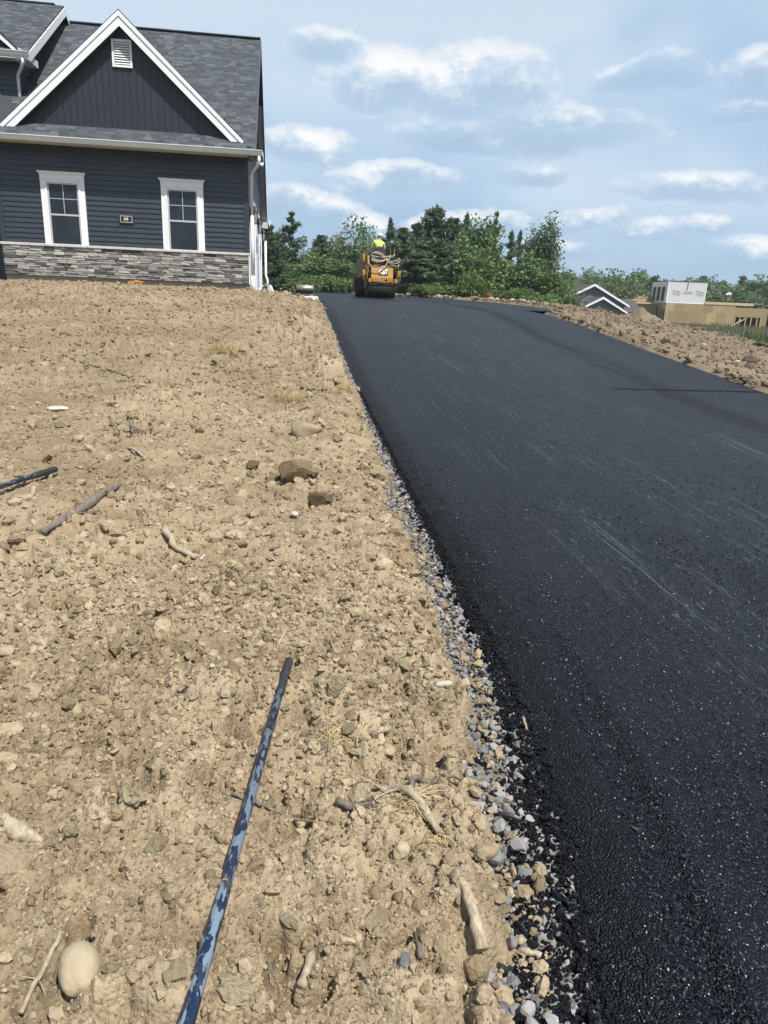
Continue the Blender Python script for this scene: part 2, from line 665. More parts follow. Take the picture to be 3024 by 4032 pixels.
M_GRAVEL = make_stone("crushed_limestone", (0.105, 0.105, 0.106), (0.32, 0.313, 0.30))
M_GRAVEL1 = make_stone("crushed_limestone_single", (0.115, 0.116, 0.12), (0.33, 0.325, 0.315), use='obj')
M_TANSTONE = make_stone("tan_stone", (0.235, 0.185, 0.112), (0.42, 0.35, 0.235), use='obj')
M_PALESTONE = make_stone("pale_stone", (0.30, 0.265, 0.20), (0.47, 0.43, 0.35), use='obj')
M_BROWNSTONE = make_stone("brown_stone", (0.095, 0.066, 0.036), (0.20, 0.145, 0.085), use='obj')
M_EDGESTONE = make_stone("edging_stone", (0.17, 0.135, 0.09), (0.40, 0.33, 0.245), scale=6, use='obj')


def make_wood(name, lo, hi):
    m, g = mat_new(name)
    v = objco(g)
    n = g.noise(g.scalev(v, (70, 30, 50)), 1.0, 7, 0.72, 1.2)
    c = g.ramp(n, [(0.3, lo), (0.7, hi)])
    g.l.new(c, g.p.inputs['Base Color'])
    g.p.inputs['Roughness'].default_value = 0.9
    bump(g, n, 0.6, 0.006)
    return m


M_WOODPALE = make_wood("weathered_wood", (0.15, 0.12, 0.08), (0.50, 0.42, 0.30))
M_WOODGREY = make_wood("grey_bark", (0.05, 0.041, 0.032), (0.25, 0.21, 0.165))
M_STRAW = plain("dry_straw", (0.36, 0.285, 0.15), 0.9, var=0.3, scale=30)


def make_asphalt(name, loose=False):
    m, g = mat_new(name)
    v = pos(g)
    cell = g.voronoi(v, 150.0, 'F1', 'Distance')
    cellc = g.new('ShaderNodeTexVoronoi')
    g.l.new(v, cellc.inputs['Vector'])
    cellc.inputs['Scale'].default_value = 150.0
    sp = g.new('ShaderNodeSeparateColor')
    g.l.new(cellc.outputs['Color'], sp.inputs[0])
    big = g.noise(g.scalev(v, (1.6, 0.22, 1)), 1.0, 5, 0.6)
    mid = g.noise(v, 7.0, 6, 0.7)
    f = g.math('ADD', g.math('MULTIPLY', big, 0.55), g.math('ADD', g.math('MULTIPLY', mid, 0.25), g.math('MULTIPLY', sp.outputs[0], 0.22)))
    base = g.ramp(f, [(0.3, (0.0025, 0.0034, 0.0056)), (0.5, (0.0056, 0.0076, 0.0115)), (0.75, (0.0115, 0.0150, 0.0215))])
    if not loose:
        xyz = g.new('ShaderNodeSeparateXYZ')
        g.l.new(v, xyz.inputs[0])
        X, Y = xyz.outputs[0], xyz.outputs[1]
        # pale scuffs and drag marks along the direction of paving
        wob = g.math('MULTIPLY', g.math('SUBTRACT', g.noise(v, 0.5, 3, 0.5), 0.5), 0.14)
        cv = g.new('ShaderNodeCombineXYZ')
        g.l.new(g.math('MULTIPLY', g.math('ADD', X, wob), 34.0), cv.inputs[0])
        g.l.new(g.math('MULTIPLY', Y, 0.42), cv.inputs[1])
        s1 = g.noise(cv.outputs[0], 1.0, 4, 0.6)
        cv2 = g.new('ShaderNodeCombineXYZ')
        g.l.new(g.math('MULTIPLY', g.math('ADD', X, wob), 55.0), cv2.inputs[0])
        g.l.new(g.math('MULTIPLY', Y, 7.0), cv2.inputs[1])
        s2 = g.noise(cv2.outputs[0], 1.0, 3, 0.6)
        lane = g.math('MULTIPLY', g.smooth(X, 1.15, 2.0), g.smooth(X, 4.4, 5.6, 1.0, 0.0))
        patch = g.smooth(g.noise(g.scalev(v, (0.9, 0.35, 1)), 1.3, 4, 0.6), 0.36, 0.54)
        mk = g.math('MAXIMUM', g.math('MULTIPLY', g.smooth(s1, 0.56, 0.68), 0.60), g.smooth(s2, 0.615, 0.67))
        mk = g.math('MULTIPLY', mk, g.math('MULTIPLY', lane, patch))
        base = g.mix(g.math('MULTIPLY', mk, 0.60), base, (0.17, 0.19, 0.215))
        # cold joint across the right half
        jl = g.math('ABSOLUTE', g.math('SUBTRACT', g.math('ADD', Y, g.math('MULTIPLY', g.math('SUBTRACT', g.noise(v, 4.0, 4, 0.6), 0.5), 0.10)), 9.08))
        jm = g.math('MULTIPLY', g.smooth(jl, 0.015, 0.045, 1.0, 0.0), g.smooth(X, 4.1, 4.7))
        base = g.mix(g.math('MULTIPLY', jm, 0.85), base, (0.004, 0.0045, 0.005))
        # dusty wheel band
        dust = g.math('MULTIPLY', g.smooth(g.math('ABSOLUTE', g.math('SUBTRACT', X, 2.9)), 0.2, 1.0, 1.0, 0.0), g.smooth(mid, 0.42, 0.7))
        base = g.mix(g.math('MULTIPLY', dust, 0.10), base, (0.085, 0.085, 0.085))
        # darker, fresher streak beside the right edge
        dk = g.math('MULTIPLY', g.smooth(g.math('ABSOLUTE', g.math('SUBTRACT', g.math('ADD', X, wob), 5.0)), 0.05, 0.45, 1.0, 0.0),
                    g.smooth(big, 0.38, 0.55))
        base = g.mix(g.math('MULTIPLY', dk, 0.45), base, (0.013, 0.014, 0.016))
    # stray pale chips of aggregate
    chip = g.smooth(sp.outputs[1], 0.955, 0.975)
    base = g.mix(g.math('MULTIPLY', chip, 0.3), base, (0.115, 0.125, 0.14))
    g.l.new(base, g.p.inputs['Base Color'])
    ro = g.math('ADD', 0.30 if not loose else 0.42, g.math('MULTIPLY', sp.outputs[2], 0.28))
    if not loose:
        ro = g.math('ADD', ro, g.math('MULTIPLY', jm, 0.6), clamp=True)
        ro = g.math('ADD', ro, g.math('MULTIPLY', dk, 0.18), clamp=True)
    g.l.new(ro, g.p.inputs['Roughness'])
    g.p.inputs['Specular IOR Level'].default_value = 0.25
    if not loose:
        g.l.new(g.math('MULTIPLY', g.math('SUBTRACT', 1.0, g.math('MULTIPLY', jm, 0.75)), 0.22), g.p.inputs['Specular IOR Level'])
    h = g.math('ADD', g.math('MULTIPLY', cell, -1.0), g.math('MULTIPLY', sp.outputs[1], 0.5))
    h = g.math('ADD', h, g.math('MULTIPLY', g.noise(v, 60, 5, 0.7), 0.7))
    bump(g, h, 1.0, 0.009 if not loose else 0.010)
    return m


def make_aggregate():
    m, g = mat_new("asphalt_stone")
    t = attr(g, 'tint')
    g.l.new(g.ramp(t, [(0.0, (0.004, 0.0055, 0.008)), (0.55, (0.009, 0.012, 0.017)), (0.93, (0.026, 0.032, 0.041)), (0.985, (0.065, 0.076, 0.092)), (1.0, (0.12, 0.13, 0.15))]), g.p.inputs['Base Color'])
    g.p.inputs['Roughness'].default_value = 0.38
    return m


M_AGGREGATE = make_aggregate()
M_ASPHALT = make_asphalt("fresh_asphalt")
M_ASPHALT_LOOSE = make_asphalt("loose_asphalt", True)


def make_foliage(name, lo, hi, trans=0.25):
    m, g = mat_new(name)
    r = attr(g, 'tint')
    n = g.noise(objco(g), 0.9, 3, 0.6)
    f = g.math('ADD', g.math('MULTIPLY', r, 0.6), g.math('MULTIPLY', n, 0.5))
    c = g.ramp(f, [(0.25, lo), (0.85, tuple(x * 1.12 for x in hi))])
    g.l.new(c, g.p.inputs['Base Color'])
    g.p.inputs['Roughness'].default_value = 0.65
    g.p.inputs['Specular IOR Level'].default_value = 0.3
    if trans:
        t = g.new('ShaderNodeBsdfTranslucent')
        g.l.new(c, t.inputs[0])
        mx = g.new('ShaderNodeMixShader')
        mx.inputs[0].default_value = trans
        g.l.new(g.p.outputs[0], mx.inputs[1])
        g.l.new(t.outputs[0], mx.inputs[2])
        g.l.new(mx.outputs[0], g.out.inputs[0])
    return m


M_PINE = make_foliage("pine_needles", (0.054, 0.090, 0.050), (0.142, 0.202, 0.106), 0.38)
M_LEAF = make_foliage("broad_leaves", (0.064, 0.114, 0.046), (0.170, 0.245, 0.096), 0.3)
M_LEAFPALE = make_foliage("silvery_leaves", (0.075, 0.118, 0.066), (0.18, 0.24, 0.135), 0.3)
M_LEAFBRIGHT = make_foliage("young_leaves", (0.058, 0.105, 0.030), (0.145, 0.20, 0.066), 0.3)
M_BLUEFIR = make_foliage("blue_needles", (0.035, 0.065, 0.060), (0.085, 0.13, 0.12), 0.1)
M_BARK = make_wood("bark", (0.045, 0.036, 0.028), (0.13, 0.105, 0.08))

M_SIDING = plain("charcoal_vinyl", (0.0275, 0.034, 0.0455), 0.40, var=0.10, scale=2.0, bstr=0.08, bscale=40)
M_SIDINGPOST = plain("charcoal_corner_trim", (0.026, 0.033, 0.045), 0.42, var=0.06)
M_GABLEBOARD = plain("charcoal_vertical_board", (0.016, 0.020, 0.028), 0.5, var=0.12, scale=3.0)
M_BARGE = plain("slate_barge_board", (0.065, 0.078, 0.096), 0.5, var=0.06)
M_WHITE = plain("white_trim", (0.74, 0.75, 0.76), 0.45, var=0.03, scale=3.0)
M_GUTTER = plain("white_aluminium", (0.70, 0.71, 0.72), 0.38, var=0.03, scale=2.0)
M_SASH = plain("grey_white_sash", (0.42, 0.44, 0.46), 0.4, var=0.03)
M_SOFFIT = plain("soffit_panel", (0.55, 0.55, 0.54), 0.6, var=0.04)
M_CONCRETE = plain("concrete", (0.25, 0.228, 0.19), 0.9, var=0.18, scale=5, bstr=0.3, bscale=50)
M_LEDGE = plain("cast_stone_ledge", (0.50, 0.485, 0.455), 0.85, var=0.16, scale=14, bstr=0.5, bscale=24)
M_CURB = plain("cracked_white_concrete", (0.62, 0.60, 0.56), 0.9, var=0.2, scale=9, bstr=0.4, bscale=30)
M_GRAVELBED = plain("stone_dust", (0.15, 0.145, 0.135), 0.95, var=0.35, scale=40)
M_MORTAR = plain("mortar", (0.075, 0.072, 0.068), 0.95, var=0.2, scale=20)


def make_glass(name):
    m, g = mat_new(name)
    v = objco(g)
    n = g.noise(v, 1.5, 4, 0.6)
    g.l.new(g.ramp(n, [(0.35, (0.010, 0.013, 0.017)), (0.7, (0.022, 0.027, 0.034))]), g.p.inputs['Base Color'])
    g.p.inputs['Roughness'].default_value = 0.06
    g.p.inputs['Specular IOR Level'].default_value = 0.5
    bump(g, g.noise(v, 1.2, 2, 0.5), 0.05, 0.02)
    return m


M_GLASS = make_glass("dark_pane")


def make_veneer():
    m, g = mat_new("veneer_stone")
    v = objco(g)
    r = obrand(g)
    n = g.noise(v, 9, 6, 0.65, 0.6)
    base = g.ramp(r, [(0.0, (0.065, 0.065, 0.065)), (0.15, (0.10, 0.10, 0.099)), (0.30, (0.19, 0.185, 0.176)), (0.55, (0.28, 0.272, 0.256)),
                      (0.80, (0.38, 0.37, 0.35)), (0.93, (0.42, 0.40, 0.37)), (1.0, (0.50, 0.49, 0.47))])
    c = g.mix(g.math('MULTIPLY', g.smooth(n, 0.35, 0.7), 0.55), base, (0.30, 0.28, 0.25), 'OVERLAY')
    rust = g.smooth(g.noise(v, 3.1, 5, 0.7), 0.62, 0.72)
    c = g.mix(g.math('MULTIPLY', rust, 0.35), c, (0.40, 0.29, 0.13))
    g.l.new(c, g.p.inputs['Base Color'])
    g.p.inputs['Roughness'].default_value = 0.85
    bump(g, g.noise(g.scalev(v, (1, 1, 3)), 22, 6, 0.65), 0.7, 0.012)
    return m


M_VENEER = make_veneer()


def make_shingle(name, single, tone=1.0):
    m, g = mat_new(name)
    r = obrand(g) if single else attr(g, 'tint')
    n = g.noise(pos(g), 120, 3, 0.7)
    sc = lambda c: tuple(x * tone for x in c)
    base = g.ramp(r, [(0.0, sc((0.025, 0.030, 0.039))), (0.3, sc((0.037, 0.044, 0.055))), (0.6, sc((0.052, 0.061, 0.074))),
                      (0.85, sc((0.070, 0.080, 0.094))), (1.0, sc((0.098, 0.108, 0.120)))])
    c = g.mix(0.25, base, g.ramp(n, [(0.35, sc((0.03, 0.034, 0.04))), (0.7, sc((0.10, 0.108, 0.118)))]))
    g.l.new(c, g.p.inputs['Base Color'])
    g.p.inputs['Roughness'].default_value = 0.92
    bump(g, n, 0.5, 0.004)
    return m


M_SHINGLE = make_shingle("roof_shingle", True)
M_SHINGLEF = make_shingle("roof_shingle_field", False)
M_ROOFFAR = plain("far_roof", (0.060, 0.056, 0.060), 0.9, var=0.2, scale=8)
M_GREYSIDE = plain("grey_siding", (0.115, 0.122, 0.130), 0.6, var=0.06)
M_LIGHTSIDE = plain("pale_grey_siding", (0.27, 0.295, 0.325), 0.6, var=0.04)


def make_osb(name, lo, hi):
    m, g = mat_new(name)
    v = objco(g)
    n = g.math('ADD', g.noise(g.scalev(v, (3, 3, 5)), 1.2, 6, 0.7, 1.0), g.math('MULTIPLY', g.math('SUBTRACT', obrand(g), 0.5), 0.35))
    g.l.new(g.ramp(n, [(0.3, lo), (0.7, hi)]), g.p.inputs['Base Color'])
    g.p.inputs['Roughness'].default_value = 0.85
    return m


M_OSB = make_osb("strand_board", (0.24, 0.172, 0.088), (0.40, 0.305, 0.17))
M_LUMBER = plain("new_lumber", (0.50, 0.39, 0.23), 0.8, var=0.12, scale=3)
M_WRAP = plain("white_house_wrap", (0.60, 0.60, 0.59), 0.55, var=0.03)
M_PRINT = plain("grey_green_print", (0.17, 0.235, 0.235), 0.6)
M_DARKIN = plain("dark_interior", (0.03, 0.032, 0.036), 0.9)

M_YELLOW = plain("machine_yellow", (0.42, 0.205, 0.035), 0.5, var=0.12, scale=5, dirt=((0.12, 0.08, 0.04), 0.58, 0.75, 5.0))
M_YELLOWDIRTY = plain("grimy_yellow", (0.20, 0.115, 0.04), 0.7, var=0.3, scale=5, dirt=((0.045, 0.035, 0.025), 0.42, 0.62, 4.0))
M_BLACKP = plain("black_plastic", (0.016, 0.017, 0.020), 0.5, var=0.2)
M_DRUM = plain("tarred_drum_steel", (0.030, 0.026, 0.022), 0.42, 0.3, var=0.3, scale=6, dirt=((0.075, 0.055, 0.035), 0.55, 0.75, 3.0))
M_STEEL = plain("worn_steel", (0.36, 0.31, 0.25), 0.36, 0.85, var=0.2, scale=4)
M_GREYPANEL = plain("grey_panel", (0.22, 0.22, 0.23), 0.6, var=0.15)
M_HOSE = plain("cream_hose", (0.46, 0.39, 0.28), 0.5, var=0.12, scale=8)
M_SKIN = plain("skin", (0.42, 0.24, 0.16), 0.55, var=0.06)
M_VEST = plain("high_visibility_yellow", (0.42, 0.60, 0.14), 0.75, var=0.06)
M_PANTS = plain("dark_trousers", (0.035, 0.038, 0.048), 0.85, var=0.15)
M_CAPW = plain("white_cloth", (0.80, 0.80, 0.79), 0.7, var=0.03)
M_LETTERW = plain("white_letter", (0.85, 0.85, 0.84), 0.5, var=0.02)
M_LETTERY = plain("yellow_triangle", (0.68, 0.40, 0.06), 0.5, var=0.03)
M_RUST = plain("rusty_barrel", (0.115, 0.05, 0.02), 0.85, var=0.35, scale=7, bstr=0.2)
M_LAMPBLACK = plain("black_lantern_metal", (0.012, 0.013, 0.015), 0.45)
M_LAMPGLASS = plain("lantern_glass", (0.30, 0.33, 0.36), 0.1)
M_ORANGE = plain("orange_cloth", (0.33, 0.165, 0.04), 0.8, var=0.2, scale=12)
M_BRONZE = plain("pale_bronze", (0.62, 0.53, 0.37), 0.45, var=0.05)
M_RUBBER = plain("charcoal_rubber", (0.022, 0.022, 0.023), 0.55, var=0.2, scale=30, bstr=0.15, bscale=200)


def make_pole():
    """blue paint worn through to bare aluminium in flakes"""
    m, g = mat_new("worn_blue_paint")
    v = objco(g)
    n = g.noise(g.scalev(v, (42, 42, 12)), 1.0, 4, 0.6, 0.5)
    n2 = g.noise(g.scalev(v, (60, 60, 24)), 1.0, 4, 0.6)
    f = g.smooth(g.math('ADD', n, g.math('MULTIPLY', g.math('SUBTRACT', n2, 0.5), 0.55)), 0.505, 0.53)
    c = g.mix(f, (0.007, 0.016, 0.045), (0.21, 0.275, 0.35))
    grime = g.smooth(g.noise(g.scalev(v, (30, 30, 20)), 1.0, 6, 0.75), 0.50, 0.72)
    c = g.mix(g.math('MULTIPLY', grime, 0.45), c, (0.20, 0.17, 0.12))
    g.l.new(c, g.p.inputs['Base Color'])
    g.l.new(g.math('MULTIPLY', f, 0.35), g.p.inputs['Metallic'])
    g.p.inputs['Roughness'].default_value = 0.38
    bump(g, f, -0.4, 0.0015)
    return m


M_POLE = make_pole()
M_ALU = plain("dull_aluminium", (0.58, 0.60, 0.62), 0.35, 0.7, var=0.08)


def make_grassmat(name, lo, hi):
    m, g = mat_new(name)
    n = g.noise(pos(g), 0.8, 5, 0.7)
    r = g.noise(pos(g), 18, 4, 0.7)
    f = g.math('ADD', g.math('MULTIPLY', n, 0.6), g.math('MULTIPLY', r, 0.4))
    g.l.new(g.ramp(f, [(0.35, lo), (0.68, hi)]), g.p.inputs['Base Color'])
    g.p.inputs['Roughness'].default_value = 0.95
    g.p.inputs['Specular IOR Level'].default_value = 0.1
    return m


M_FIELD = make_grassmat("rough_field", (0.055, 0.078, 0.028), (0.14, 0.13, 0.068))
M_REED = make_foliage("tall_grass", (0.065, 0.105, 0.030), (0.13, 0.16, 0.06), 0.2)
M_REEDDRY = make_foliage("dry_reeds", (0.18, 0.13, 0.085), (0.30, 0.24, 0.15), 0.2)

# ------------------------------------------------------------------ ground sheets
def grid_faces(nr, nc):
    i = np.arange(nr - 1)[:, None] * nc + np.arange(nc - 1)[None, :]
    return np.stack([i, i + 1, i + 1 + nc, i + nc], -1).reshape(-1, 4).astype(np.int32)


def clod_relief(X, Y, fine=True):
    """height of the turned soil above the lie of the land"""
    near_edge = sstep(X, -1.6, 0.2) * 0.8 + 0.35
    patch = 0.30 + 1.15 * sstep(fbm(X * 1.3 + 40, Y * .9 + 7, 15, 4), 0.36, 0.62)
    rough = 0.35 + 1.0 * sstep(fbm(X * .55 + 5, Y * .55, 11, 3), 0.38, 0.66)
    grow = 1.0 + 0.25 * sstep(Y, 6, 16)
    h = (fbm(X * .8, Y * .8, 3, 4) - .5) * 0.10 + (fbm(X * 3.1, Y * 3.1, 5, 4) - .5) * 0.035
    # clods are broken, not round: their outlines are disturbed before they are measured
    wx = X + (fbm(X * 14, Y * 14, 81, 3) - .5) * 0.09
    wy = Y + (fbm(X * 14, Y * 14, 85, 3) - .5) * 0.09
    fx = X + (fbm(X * 60, Y * 60, 87, 2) - .5) * 0.022
    fy = Y + (fbm(X * 60, Y * 60, 89, 2) - .5) * 0.022
    h = h + lumps(wx, wy, 0.42, 21, 0.18) * 0.32 * rough * near_edge * grow
    h = h + lumps(wx, wy, 0.19, 31, 0.36) * 0.42 * rough * near_edge * grow
    h = h + lumps(fx, fy, 0.085, 41, 0.30) * 0.50 * rough * patch * (1 + 0.7 * sstep(Y, 5, 11))
    h = h + lumps(fx, fy, 0.040, 51, 0.60) * 0.60 * patch * (1 + 0.9 * sstep(Y, 5, 12))
    # pits and cracks between them
    h = h - 0.05 * sstep(fbm(X * 7 + 9, Y * 7, 95, 4), 0.62, 0.74) * rough
    if fine:
        h = h + lumps(fx, fy, 0.019, 61, 0.85) * 0.75
        h = h + (fbm(X * 48, Y * 48, 71, 3) - .5) * 0.016
    return h


# bare soil of the left plot
NR, NC = 600, 560
yv = 0.45 * (21.42 / 0.45) ** np.linspace(0, 1, NR)
uu = np.linspace(0, 1, NC)
Yg = np.repeat(yv[:, None], NC, 1)
xl = -(1.05 + 0.42 * yv)
xr = np.minimum(dirt_edge_x(yv) + 0.12, 0.86)
Xg = xl[:, None] + (xr - xl)[:, None] * uu[None, :]
Yg = Yg + (vnoise(Xg * 60, Yg * 60, 8) - .5) * 0.003 * Yg ** .5
REL = clod_relief(Xg, Yg)
# the edge of the soil crumbles down onto the gravel
fall = sstep(Xg - dirt_edge_x(yv)[:, None] - (fbm(Xg * 9, Yg * 9, 91, 3) - .5) * 0.16, -0.06, 0.05)
side = sstep(uu, 0.0, 0.03)[None, :]
Zg = land_z(Xg, Yg) + 0.025 + REL * (1 - 0.5 * fall) - 0.140 * fall - 0.12 * (1 - side)
Zg = Zg - 0.05 * (1 - sstep(yv, 0.45, 0.6))[:, None]
soil_me = mesh_np("bare_soil", np.stack([Xg, Yg, Zg], -1).reshape(-1, 3), grid_faces(NR, NC), True,
                  {'tint': np.clip(0.5 + (REL.ravel() - 0.02) * 5, 0, 1)})
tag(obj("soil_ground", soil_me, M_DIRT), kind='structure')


def soil_z(x, y):
    """top of the bare soil at a point (scalar)"""
    X, Y = np.array([float(x)]), np.array([float(y)])
    e = dirt_edge_x(Y)
    fl = sstep(X - e - (fbm(X * 9, Y * 9, 91, 3) - .5) * 0.16, -0.06, 0.05)
    return float((land_z(X, Y) + 0.025 + clod_relief(X, Y) * (1 - .5 * fl) - .140 * fl)[0])


def soil_za(X, Y):
    e = dirt_edge_x(Y)
    fl = sstep(X - e - (fbm(X * 9, Y * 9, 91, 3) - .5) * 0.16, -0.06, 0.05)
    return land_z(X, Y) + 0.025 + clod_relief(X, Y) * (1 - .5 * fl) - .140 * fl


# right bank of turned soil beyond the driveway
nr, nc = 340, 260
yb = np.linspace(5.5, 42, nr)
ub = np.linspace(0, 1, nc)


Yb = np.repeat(yb[:, None], nc, 1)
Xb = right_edge_x(yb)[:, None] - 0.12 + (ub ** 1.25)[None, :] * 15.0

def bank_relief(x, y):
    wx, wy = x + (fbm(x * 5, y * 5, 181, 3) - .5) * 0.30, y + (fbm(x * 5, y * 5, 185, 3) - .5) * 0.30
    return (lumps(wx, wy, 0.70, 121, 0.2) * 0.16 + lumps(wx, wy, 0.26, 131, 0.45) * 0.48 + lumps(wx, wy, 0.12, 141, 0.7) * 0.62
            + (fbm(x * .5, y * .5, 151, 3) - .5) * 0.20)


RB = bank_relief(Xb, Yb)
RB = RB * sstep(Xb - right_edge_x(yb)[:, None], -0.05, 0.7)
Zb = land_z(Xb, Yb) + 0.02 + RB - 0.10 * (1 - sstep(Xb - right_edge_x(yb)[:, None], -0.12, 0.25)) - 0.3 * (1 - sstep(ub, 1.0, .93))[None, :]
bank_me = mesh_np("bank_soil", np.stack([Xb, Yb, Zb], -1).reshape(-1, 3), grid_faces(nr, nc), True,
                  {'tint': np.clip(0.45 + RB.ravel() * 1.2, 0, 1)})
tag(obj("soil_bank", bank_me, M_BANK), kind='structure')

# wider land out to the horizon, a little below the detailed sheets
gx = np.concatenate([-np.geomspace(900, 14, 26), np.linspace(-12, 60, 90), np.geomspace(64, 900, 22)])
gy = np.concatenate([-np.geomspace(500, 12, 18), np.linspace(-10, 110, 120), np.geomspace(116, 1500, 22)])
GX, GY = np.meshgrid(gx, gy)
under = 0.16 * ((GX > -14) & (GX < 30) & (GY < 45) & (GY > -9))
GZ = land_z(GX, GY) - under + (fbm(GX * .15, GY * .15, 201, 3) - .5) * 0.5 * sstep(np.hypot(GX, GY), 48, 70)
land_me = mesh_np("land", np.stack([GX, GY, GZ], -1).reshape(-1, 3), grid_faces(len(gy), len(gx)), True)
tag(obj("field_ground", land_me, M_FIELD), kind='structure')

# ------------------------------------------------------------------ gravel base under the edge of the asphalt
nr = 260
yv2 = 0.5 * (20.6 / 0.5) ** np.linspace(0, 1, nr)
xs = np.linspace(0, 1, 24)
Xv = dirt_edge_x(yv2)[:, None] - 0.10 + (toe_x(yv2) + 0.04 - dirt_edge_x(yv2) + 0.10)[:, None] * xs[None, :]
Yv = np.repeat(yv2[:, None], 24, 1)
Zv = zp(Yv) - 0.092 - 0.06 * sstep(Xv - toe_x(yv2)[:, None], -0.10, 0.0) + (fbm(Xv * 30, Yv * 30, 77, 3) - .5) * 0.025
tag(obj("gravel_base", mesh_np("gravel_base", np.stack([Xv, Yv, Zv], -1).reshape(-1, 3), grid_faces(nr, 24), True), M_GRAVELBED), kind='structure')

# ------------------------------------------------------------------ asphalt driveway
nr = 520
yv3 = 0.45 * (20.3 / 0.45) ** np.linspace(0, 1, nr)
prof_u = np.concatenate([np.linspace(0, 0.40, 44), np.linspace(0.42, 5.3, 90)[1:], np.linspace(5.32, 5.80, 12)])
nc = len(prof_u)
Ya = np.repeat(yv3[:, None], nc, 1)
toe = toe_x(yv3) + 0.02 * (fbm(yv3 * 6, yv3 * 0 + 2, 301, 3) - .5)
right = np.interp(yv3, [0, 20.3], [6.62, 6.62])
# left 0.4 m keeps its width, the rest stretches to the right edge
Xa = np.where(prof_u[None, :] <= 0.40, toe[:, None] + prof_u[None, :],
              toe[:, None] + 0.40 + (prof_u[None, :] - 0.40) / 5.4 * (right[:, None] - toe[:, None] - 0.40))
edge = (sstep(prof_u, -0.04, 0.27) ** .8)[None, :]
redge = sstep(prof_u, 5.80, 5.66)[None, :]
loosef = (1 - sstep(prof_u, 0.16, 0.36))[None, :]
Za = pave_z(Xa, Ya) - 0.125 * (1 - edge) - 0.10 * (1 - redge)
# a rolled-over lip where the shoulder was tamped
Za = Za - 0.030 * np.exp(-((prof_u[None, :] - 0.27) / 0.05) ** 2) * sstep(-Ya, -3.4, -1.6)
grain = lumps(Xa, Ya, 0.020, 311, 0.85) * 0.55 + lumps(Xa, Ya, 0.045, 321, 0.35) * 0.35
Za = Za + grain * (0.05 + 0.75 * loosef) + (fbm(Xa * 1.1, Ya * .7, 331, 3) - .5) * 0.012
ame = mesh_np("asphalt", np.stack([Xa, Ya, Za], -1).reshape(-1, 3), grid_faces(nr, nc), True)
tag(obj("asphalt_driveway", ame, M_ASPHALT), kind='structure')

# parking pad in front of the garage: wider, beyond the end of the lawn edge
nr = 90
yp = np.linspace(20.28, 42.5, nr)
lp = np.interp(yp, [20.28, 20.6, 21.3, 32, 42.5], [0.80, .2, -1.02, -1.02, -2.0])
rp = right_edge_x(yp)
rp = np.where(yp > 38, np.interp(yp, [38, 42.5], [9.0, 3.0]), rp)
up = np.concatenate([[0, .01], np.linspace(.03, .97, 40), [.99, 1]])
Yp = np.repeat(yp[:, None], len(up), 1)
Xp = lp[:, None] + (rp - lp)[:, None] * up[None, :]
lip = np.minimum(sstep(up, 0, .012), sstep(1 - up, 0, .012))[None, :]
Zp_ = pave_z(Xp, Yp) + 0.004 - 0.08 * (1 - lip) * np.ones_like(Yp) + (fbm(Xp * .6, Yp * .6, 341, 3) - .5) * 0.02
Zp_[0] -= 0.03
tag(obj("asphalt_pad", mesh_np("asphalt_pad", np.stack([Xp, Yp, Zp_], -1).reshape(-1, 3), grid_faces(nr, len(up)), True), M_ASPHALT), kind='structure')

# ------------------------------------------------------------------ loose clods, gravel, crumbs
def ico(sub):
    bm = bmesh.new()
    bmesh.ops.create_icosphere(bm, subdivisions=sub, radius=1.0)
    v = np.array([p.co[:] for p in bm.verts])
    f = np.array([[q.index for q in p.verts] for p in bm.faces], dtype=np.int32)
    bm.free()
    return v, f


ICO = {k: ico(k) for k in (1, 2, 3)}


def rock_base(sub, seed, cuts=0, rough=0.28, freq=1.6):
    """one stone or clod of unit size: lumpy, optionally broken along flat faces"""
    r = np.random.default_rng(seed)
    v, f = ICO[sub]
    v = v.copy()
    o = r.uniform(0, 50, 3)
    n = (fbm(v[:, 0] * freq + o[0] + v[:, 2] * .7, v[:, 1] * freq + o[1] - v[:, 2] * .6, seed, 3)
         + fbm(v[:, 2] * freq + o[2], v[:, 0] * freq * .8 + v[:, 1] * .5 + o[0], seed + 9, 3)) - 1.0
    v *= (1 + rough * 2 * n)[:, None]
    for _ in range(cuts):
        d = r.normal(size=3)
        d /= np.linalg.norm(d)
        lim = r.uniform(0.45, 0.8)
        t = v @ d
        over = np.clip(t - lim, 0, None)
        v -= over[:, None] * d[None, :]
    v[:, 2] *= r.uniform(0.6, 0.9)
    return v, f


